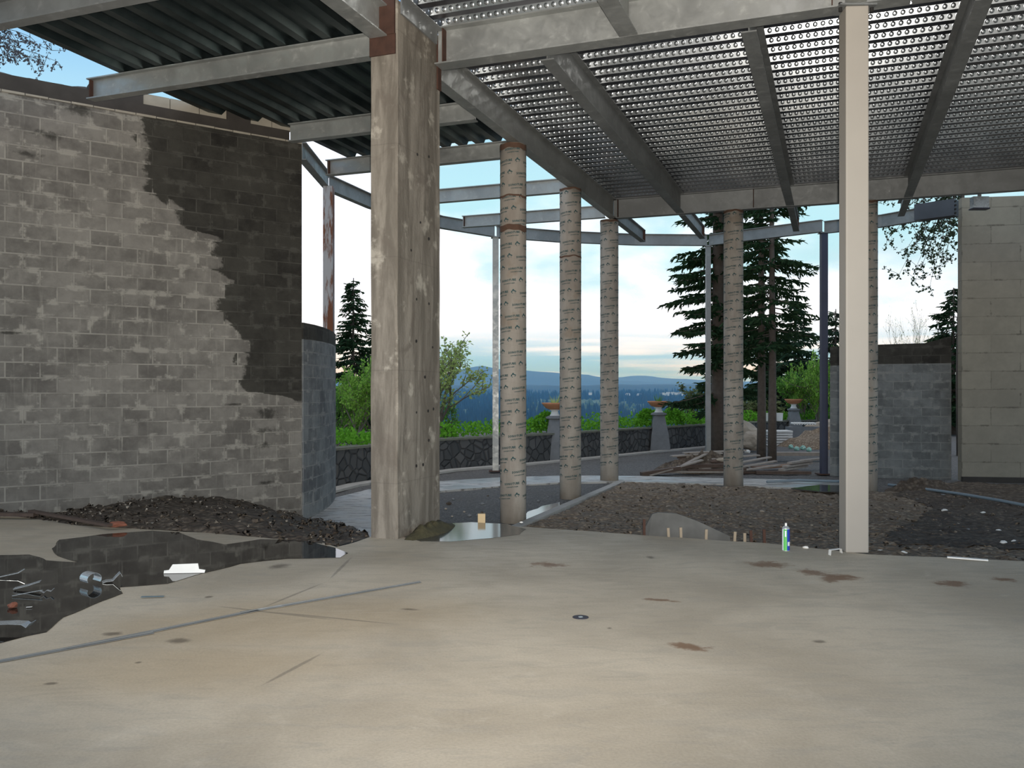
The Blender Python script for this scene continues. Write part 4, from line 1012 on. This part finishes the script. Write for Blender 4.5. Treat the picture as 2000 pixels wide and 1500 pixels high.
# ------------------------------------------------------------ vegetation
def rv(): return Vector((random.gauss(0, 1), random.gauss(0, 1), random.gauss(0, 1))).normalized()
def leaf(mb, p, s, d=None, n=None):
    d = d or rv(); n = n or rv(); x = d.cross(n)
    if x.length < 1e-3: x = Vector((1, 0, 0))
    x = x.normalized()*s*.32; d = d*s
    mb.add([p, p+d*.5+x, p+d, p+d*.5-x], [(0, 1, 2, 3)])
def fir(name, label, x, y, z0, H, tr, h0, Lmax, step, nper, dens=1.0, ndl=.16, m=None, droop=.25, skip=0.0, seed=0, bark=None, group=None, taper=.7, wdt=.38):
    random.seed(seed); r = empty(name, (x, y, z0), label, 'tree', group)
    mb = MB(); mb.tube([(x+.08*tr*sin(k), y, z0+H*k/8) for k in range(9)], [tr*(1-.85*k/8) for k in range(9)], 10); child(mb, 'trunk', bark or M_BARK, r, True)
    fo_ = MB(); br = MB(); h = h0
    while h < H:
        t_ = (h-h0)/(H-h0); Lb = Lmax*(1-t_)**taper+.12
        for k in range(nper):
            if random.random() < skip: continue
            a = random.random()*2*pi; ln = Lb*(.65+.5*random.random()); zz = h+random.uniform(-.5, .5)*step
            d = Vector((cos(a), sin(a), 0)); pts = []
            for j in range(6):
                q = j/5; pts.append(Vector((x, y, z0+zz))+d*ln*q+Vector((0, 0, -droop*ln*q**1.3+.12*ln*q**3)))
            br.tube(pts, [max(.006, tr*.16*(1-j/6)) for j in range(6)], 4, cap=False)
            nt = max(3, int(ln*7*dens))
            sd = Vector((-d.y, d.x, 0))
            for q_ in range(nt):
                q = .12+.88*(q_+random.random())/nt; i = min(4, int(q*5)); f = q*5-i; c_ = pts[i].lerp(pts[i+1], f)
                for sgn in (-1, 1):
                    tl_ = (wdt*ln*(1-q*.75)+.12)*(.6+.6*random.random()); td = (sd*sgn+d*(.5+.4*random.random())+Vector((0, 0, -.35*random.random()-.1))).normalized()
                    ns = max(2, int(tl_/.07*dens))
                    for s_ in range(ns):
                        b_ = c_+td*tl_*(s_+.3)/ns; e = (td+rv()*.55+Vector((0, 0, -.25))).normalized()*ndl*(.6+.6*random.random()); w_ = e.cross(rv()).normalized()*ndl*.20
                        fo_.add([b_-w_*.6, b_+w_*.6, b_+e*.6+w_, b_+e], [(0, 1, 2, 3)])
        h += step
    child(br, 'branches', bark or M_BARK, r); child(fo_, 'needles', m or M_FIR, r); return r
def decid(name, label, x, y, z0, H, R, m, n0=5, leafs=.09, dens=1.0, seed=0, tr=.08, depth=4, lpb=8, up=.5, group=None, cat='tree', base=None, start=None):
    random.seed(seed); r = empty(name, (x, y, z0), label, cat, group); br = MB(); lf = MB()
    def grow(p, d, ln, rad, lev):
        pts = [p]; q = p; dd = d
        for k in range(3): dd = (dd+rv()*.22).normalized(); q = q+dd*ln/3; pts.append(q)
        br.tube(pts, [rad*(1-.12*k) for k in range(4)], 5, cap=False)
        if lev >= depth-2:
            for k in range(int(lpb*dens)):
                c_ = pts[0].lerp(pts[-1], random.random())+rv()*leafs*1.4*random.random(); leaf(lf, c_, leafs*(.6+.7*random.random()))
        if lev < depth:
            for k in range(3 if lev else n0):
                nd_ = (dd+rv()*(.75 if lev else .6)+Vector((0, 0, up*.3))).normalized(); grow(pts[1+random.randrange(3)] if k else q, nd_, ln*(.62+.18*random.random()), rad*.6, lev+1)
    s_ = Vector((x, y, z0)) if start is None else start
    grow(s_, Vector((0, 0, 1)), H*.38, tr, 0)
    # fit to requested height
    zs = [v[2] for v in lf.v] or [z0+H]; k = H/max(.1, max(zs)-z0); xs = [abs(v[0]-x) for v in lf.v]; xs.sort(); kr = R/max(.1, xs[int(len(xs)*.95)])
    for g in (br, lf): g.v = [(x+(v[0]-x)*kr, y+(v[1]-y)*kr, z0+(v[2]-z0)*k) for v in g.v]
    child(br, 'branches', M_BARKG, r); child(lf, 'leaves', m, r); return r
def XY(u, y): return ((u-1000)*y/FPX, y)
# firs in the court
fg = 'tall firs in the court'
x, y = XY(1403, 27); fir('fir_tree', 'thickest fir trunk just left of the fourth tube column, with drooping boughs', x, y, GZ, 15, .26, 2.0, 1.5, .38, 5, 1.3, .22, seed=11, skip=.26, group=fg, taper=.35, droop=.3)
x, y = XY(1487, 25.5); fir('fir_tree', 'slender fir trunk right of the fourth tube column', x, y, GZ, 12, .135, 3.2, 1.15, .40, 4, 1.25, .19, seed=12, skip=.12, group=fg, taper=.3, droop=.3)
x, y = XY(1508, 24.6); fir('fir_tree', 'rightmost slender fir trunk in the court', x, y, GZ, 12, .125, 3.3, 1.2, .42, 4, 1.25, .19, seed=13, skip=.12, group=fg, taper=.3, droop=.3)
x, y = XY(1418, 31); fir('fir_tree', 'dark fir filling the gap behind the thickest trunk', x, y, GZ, 15, .2, 1.6, 1.5, .5, 4, 1.2, .22, seed=14, skip=.3, group=fg, taper=.4)
# conifers behind
x, y = XY(1553, 44); fir('spruce_tree', 'dark blue green spruce between firs and dark blue post', x, y, -1.5, 7.6, .15, .8, 2.0, .35, 9, .95, .28, M_FIRB, seed=15)
x, y = XY(1505, 46); fir('spruce_tree', 'spruce filling the gap behind the slender fir trunks', x, y, -1.5, 6.4, .15, .8, 2.1, .35, 9, .95, .28, M_FIR, seed=25)
x, y = XY(1632, 44); fir('spruce_tree', 'spruce tip showing left of the white post above the low wall', x, y, -1.5, 7.2, .15, 2, 1.6, .35, 9, .95, .26, M_FIRB, seed=16)
x, y = XY(1862, 40); fir('spruce_tree', 'spruce cut off by the edge of the tan wall', x, y, -1.5, 7.8, .15, 2, 1.9, .35, 9, .95, .26, M_FIR, seed=17)
x, y = XY(690, 45); fir('spruce_tree', 'dark spruce rising left of the concrete pier', x, y, -2.5, 9.9, .15, 2, 1.6, .33, 9, .95, .26, M_FIR, seed=18)
x, y = XY(735, 50); fir('spruce_tree', 'second spruce partly hidden by the concrete pier', x, y, -2.5, 8.2, .15, 2, 1.8, .33, 9, .95, .26, M_FIR, seed=19)
# broadleaf
x, y = XY(690, 26); decid('leafy_shrub', 'bright green bushy tree left of the concrete pier', x, y, -.6, 3.3, 1.0, M_LEAF, 7, .10, 2.4, 31, .06, 4, 9)
x, y = XY(655, 27); decid('leafy_shrub', 'bright green bush at the end of the curved wall', x, y, -.6, 2.9, .8, M_LEAFD, 7, .10, 2.2, 32, .06, 4, 9)
x, y = XY(735, 27.5); decid('leafy_shrub', 'green bush mostly hidden behind the pier', x, y, -.6, 3.0, .9, M_LEAF, 7, .10, 2.2, 33, .06, 4, 9)
x, y = XY(868, 27); decid('fruit_tree', 'sparse pale green fruit tree right of the concrete pier', x, y, -.6, 3.95, 1.35, M_LEAFY, 6, .10, 1.7, 42, .07, 4, 8)
x, y = XY(905, 28.5); decid('fruit_tree', 'low green tree above the ivy, right of the pier', x, y, -.8, 2.1, .9, M_LEAFD, 6, .085, 1.4, 35, .05, 4, 8)
x, y = XY(1575, 37); decid('leafy_tree', 'bright green tree left of the dark blue post', x, y, -.6, 3.4, 1.0, M_LEAFD, 7, .12, 2.4, 36, .07, 4, 9)
x, y = XY(1600, 36); decid('leafy_tree', 'rounded green tree behind the dark blue post', x, y, -.6, 3.9, .9, M_LEAF, 7, .12, 2.0, 37, .07, 4, 9)
x, y = XY(1650, 38); decid('leafy_tree', 'green tree showing above the low wall beside the white post', x, y, -.6, 4.4, 1.0, M_LEAFD, 7, .12, 1.8, 38, .07, 4, 9)
x, y = XY(1370, 40); decid('leafy_tree', 'olive green shrub beyond the garden wall, left of the thinnest post', x, y, -1.2, 3.2, 1.3, leafm('olive_leaves', (.08, .11, .05), (.17, .20, .09), .35), 7, .12, 2.2, 39, .07, 4, 9)
x, y = XY(1480, 41); decid('leafy_tree', 'olive green shrub behind the fir trunks', x, y, -1.2, 2.6, 1.2, bpy.data.materials['olive_leaves'], 7, .12, 2.0, 40, .07, 4, 9)
for u, H_, sd, lb_ in ((1735, 5.4, 51, 'thin twiggy sapling above the low right wall, left'), (1770, 5.0, 52, 'thin twiggy sapling above the low right wall, middle'), (1800, 5.6, 53, 'thin twiggy sapling above the low right wall, right')):
    x, y = XY(u, 30); decid('sapling', lb_, x, y, -.5, H_-.4, .55, M_LEAFY, 4, .06, .5, sd, .03, 4, 5, up=1.2)
# hanging branches of a tree behind the tan wall
def hanging(label, tips, org, seed, m, leafs, name='bare_tree'):
    random.seed(seed); r = empty(name, org, label, 'tree'); br = MB(); lf = MB(); org = Vector(org)
    for tp in tips:
        tp = Vector(tp); mid = org.lerp(tp, .5)+Vector((0, 0, .35)); pts = []
        for k in range(9):
            q = k/8; p = org*(1-q)**2+mid*2*q*(1-q)+tp*q*q; pts.append(p+rv()*.03)
        br.tube(pts, [.022*(1-k/10) for k in range(9)], 5, cap=False)
        for k in range(2, 9):
            for j in range(4):
                b_ = pts[k]; d = (rv()+Vector((0, 0, -.5))).normalized(); e = b_+d*(.15+.35*random.random()); br.tube([b_, b_.lerp(e, .5)+rv()*.03, e], [.007, .005, .003], 4, cap=False)
                for c_ in (e, b_.lerp(e, .6)):
                    for l_ in range(5): leaf(lf, c_+rv()*.03, leafs*(.6+.6*random.random()))
    tk = MB(); tk.tube([(org.x+.1, org.y+.1, GZ-.1), (org.x-.05, org.y, 2.0), tuple(org)], [.22, .15, .05], 10); child(tk, 'trunk', M_BARK, r, True)
    child(br, 'twigs', M_BARK, r); child(lf, 'leaves', m, r)
M_MAPLE = leafm('dark_maple_leaves', (.03, .045, .035), (.07, .10, .05), .3)  # darker greens than the other leaf materials
Y_ = 27
hanging('leafy maple reaching over the tan wall, branches hanging beside its edge', [atd(1738, 440, Y_), atd(1645, 425, Y_), atd(1732, 470, Y_), atd(1758, 535, Y_), atd(1775, 480, Y_), atd(1790, 545, Y_+.3), atd(1815, 560, Y_-.3), atd(1835, 520, Y_), atd(1800, 465, Y_), atd(1850, 500, Y_+.4), atd(1825, 475, Y_-.4), atd(1850, 450, Y_), atd(1790, 520, Y_)], tuple(atd(1880, 330, Y_)), 61, M_MAPLE, .10, 'maple_tree')
random.seed(66)
hanging('bare lichen covered tree seen over the tall wall at top left', [atd(60, 70, 21), atd(110, 118, 21.3), atd(30, 90, 21), atd(85, 125, 20.8), atd(5, 110, 21), atd(50, 110, 21.4), atd(100, 100, 21), atd(20, 62, 21)], tuple(atd(-160, 60, 21)), 63, leafm('lichen_twigs', (.10, .10, .12), (.18, .18, .20), .2), .07)
# ivy along the parapet
random.seed(77); lf = MB(); P_ = [Vector((p[0], p[1], 0)) for p in par]; tot = 0
r = empty('ivy_hedge', (0, 26, ZP), 'bright green ivy spilling along the top of the garden wall', 'hedge')
for a_, b_ in zip(P_[:-1], P_[1:]):
    n_ = int((b_-a_).length*330); d = (b_-a_).normalized(); nn = Vector((-d.y, d.x, 0))
    for k in range(n_):
        q = random.random(); p = a_.lerp(b_, q); hgt = .30+.22*nz(p.x*1.1, p.y*1.1)+.12*nz(p.x*3, p.y*3)
        p = p+nn*(.10+random.random()*1.3); z = ZP+.02+max(.05, hgt)*random.random()**.6*(1.2 if random.random() > .3 else .6)
        leaf(lf, Vector((p.x, p.y, z)), .10*(.6+.7*random.random()), (rv()+Vector((0, -.3, .2))).normalized())
o = child(lf, 'ivy_leaves', M_IVY, r); o['kind'] = 'stuff'
# climbing mounds beside the urns
for u, v, dd, lb_ in ((1068, 845, 25.6, 'ivy mound climbing the first urn pedestal'), (1268, 840, 29.6, 'ivy mound climbing the open urn pedestal'), (1315, 838, 31.0, 'ivy mound right of the open urn')):
    lf = MB(); c = atd(u, v, dd); c.z = ZP+.1
    for k in range(900):
        v_ = rv(); q = c+Vector((v_.x*.42, v_.y*.3+.25, abs(v_.z)*.52)); leaf(lf, q, .10*(.6+.7*random.random()))
    o = lf.build('ivy_mound', M_IVY); tag(o, lb_, 'ivy', kind='stuff')

# ------------------------------------------------------------ hillside, valley, mountains
def hill_z(x, y):
    d = y-26-max(0, x)*.9
    if d < 3: return -.9
    return -.9-min(60, (d-3)*.28)
def yv(x, y): return 0
mb = MB(); 
hs = grid('hillside', -60, 90, 22, 220, 60, 80, lambda x, y: hill_z(x, y)+(.3*nz(x, y, .2) if y > 40 else 0), M_FARL); struct(hs)
def val_z(x, y):
    t_ = min(1, max(0, (y-900)/1700)); t_ = t_*t_*(3-2*t_)
    return -85+66*t_+16*nz(x, y, .0016)*t_+7*nz(x, y, .006)
vl = grid('valley', -2200, 2600, 210, 3300, 90, 90, val_z, M_FARL); struct(vl)
random.seed(99); mb = MB()
def cone(mb, x, y, z, h, r_, n=5):
    o = len(mb.v); mb.v += [(x+r_*cos(2*pi*k/n), y+r_*sin(2*pi*k/n), z) for k in range(n)]+[(x, y, z+h)]
    for k in range(n): mb.f.append((o+k, o+(k+1) % n, o+n)); mb.m.append(0)
mb2 = MB()
for k in range(15000):
    y = 500+2700*random.random()**.75; x = (random.random()*1.3-.62)*y*.62
    dn = nz(x, y, .0035)
    if dn > .12+.25*random.random():
        if random.random() < .35: 
            z = val_z(x, y)-1; h = 8+8*random.random(); mb2.tube([(x, y, z), (x, y, z+h*.5), (x, y, z+h)], [h*.25, h*.42, h*.1], 6)
        continue
    h = 14+16*random.random(); cone(mb, x, y, val_z(x, y)-2, h, h*.22)
tag(mb.build('distant_forest', M_FAR), 'dark conifer forest covering the distant valley', 'forest', kind='stuff')
tag(mb2.build('distant_broadleaf_woods', M_FARL), 'paler green broadleaf patches in the distant valley', 'woods', kind='stuff')
random.seed(101)
for k in range(16):
    u = 1300+random.random()*42 if k > 4 else 1110+random.random()*200; y = 2300+200*random.random(); x = (u-1000)*y/FPX; z = val_z(x, y)+14
    mb = MB(); mb.box((x, y, z+3), (7+5*random.random(), 7, 5)); mb.bar((x-4.5, y, z+6.2), (x+4.5, y, z+6.2), 6, 2)
    tag(mb.build('distant_house', M_WHITEST, loc=Vector((x, y, z))), 'tiny pale house on the far wooded slope', 'house', 'far houses on the slope')
def ridge(name, y, px, m, label, extra=0.0, deep=900):
    mb = MB(); vs = []; n = 160; u0, u1 = px[0][0], px[-1][0]
    for i in range(n+1):
        u = u0+(u1-u0)*i/n
        for (a, va), (b, vb) in zip(px[:-1], px[1:]):
            if a <= u <= b: v = va+(vb-va)*(u-a)/(b-a); break
        q = atd(u, v+1.2*nz(u*.05, y)+.5*nz(u*.21, y), y)
        vs += [(q.x, y-deep, -60), (q.x, y-deep*.35, q.z*.55+12*nz(q.x*.004, 1)), (q.x, y, q.z), (q.x*1.05, y+deep, -60)]
    fs = [(4*i+j, 4*i+4+j, 4*i+5+j, 4*i+1+j) for i in range(n) for j in range(3)]
    mb.add(vs, fs); o = mb.build(name, m, smooth=True); struct(o, label)
ridge('hill_ridge', 3600, [(200, 756), (640, 755), (860, 753), (1000, 751), (1100, 753), (1200, 751), (1340, 751), (1700, 752), (2400, 755)], M_FAR, 'low dark blue wooded ridge at the horizon')
ridge('mountain_ridge', 5600, [(200, 745), (700, 742), (860, 735), (905, 720), (940, 714), (980, 722), (1040, 724), (1090, 729), (1150, 732), (1200, 742), (1300, 748), (2400, 752)], M_MTN, 'pale blue mountain range at the horizon', deep=1300)
ridge('snowy_mountain_ridge', 6600, [(200, 752), (1000, 748), (1150, 742), (1210, 737), (1250, 733), (1300, 738), (1400, 744), (1700, 750), (2400, 752)], M_SNOW, 'faint distant range with snow patches', deep=1200)

# ------------------------------------------------------------ haze over the valley (real scattering air)
m = bpy.data.materials.new('valley_haze'); m.use_nodes = True; t = NT(m.node_tree)
sc = t.n('ShaderNodeVolumeScatter', None, Color=(.13, .45, 1.0), Density=.00024, Anisotropy=.0)
ou = t.n('ShaderNodeOutputMaterial'); m.node_tree.links.new(sc.outputs[0], ou.inputs['Volume'])
mb = MB(); mb.box((0, 4300, 25), (14000, 7600, 300))
hz = mb.build('haze', m); struct(hz)
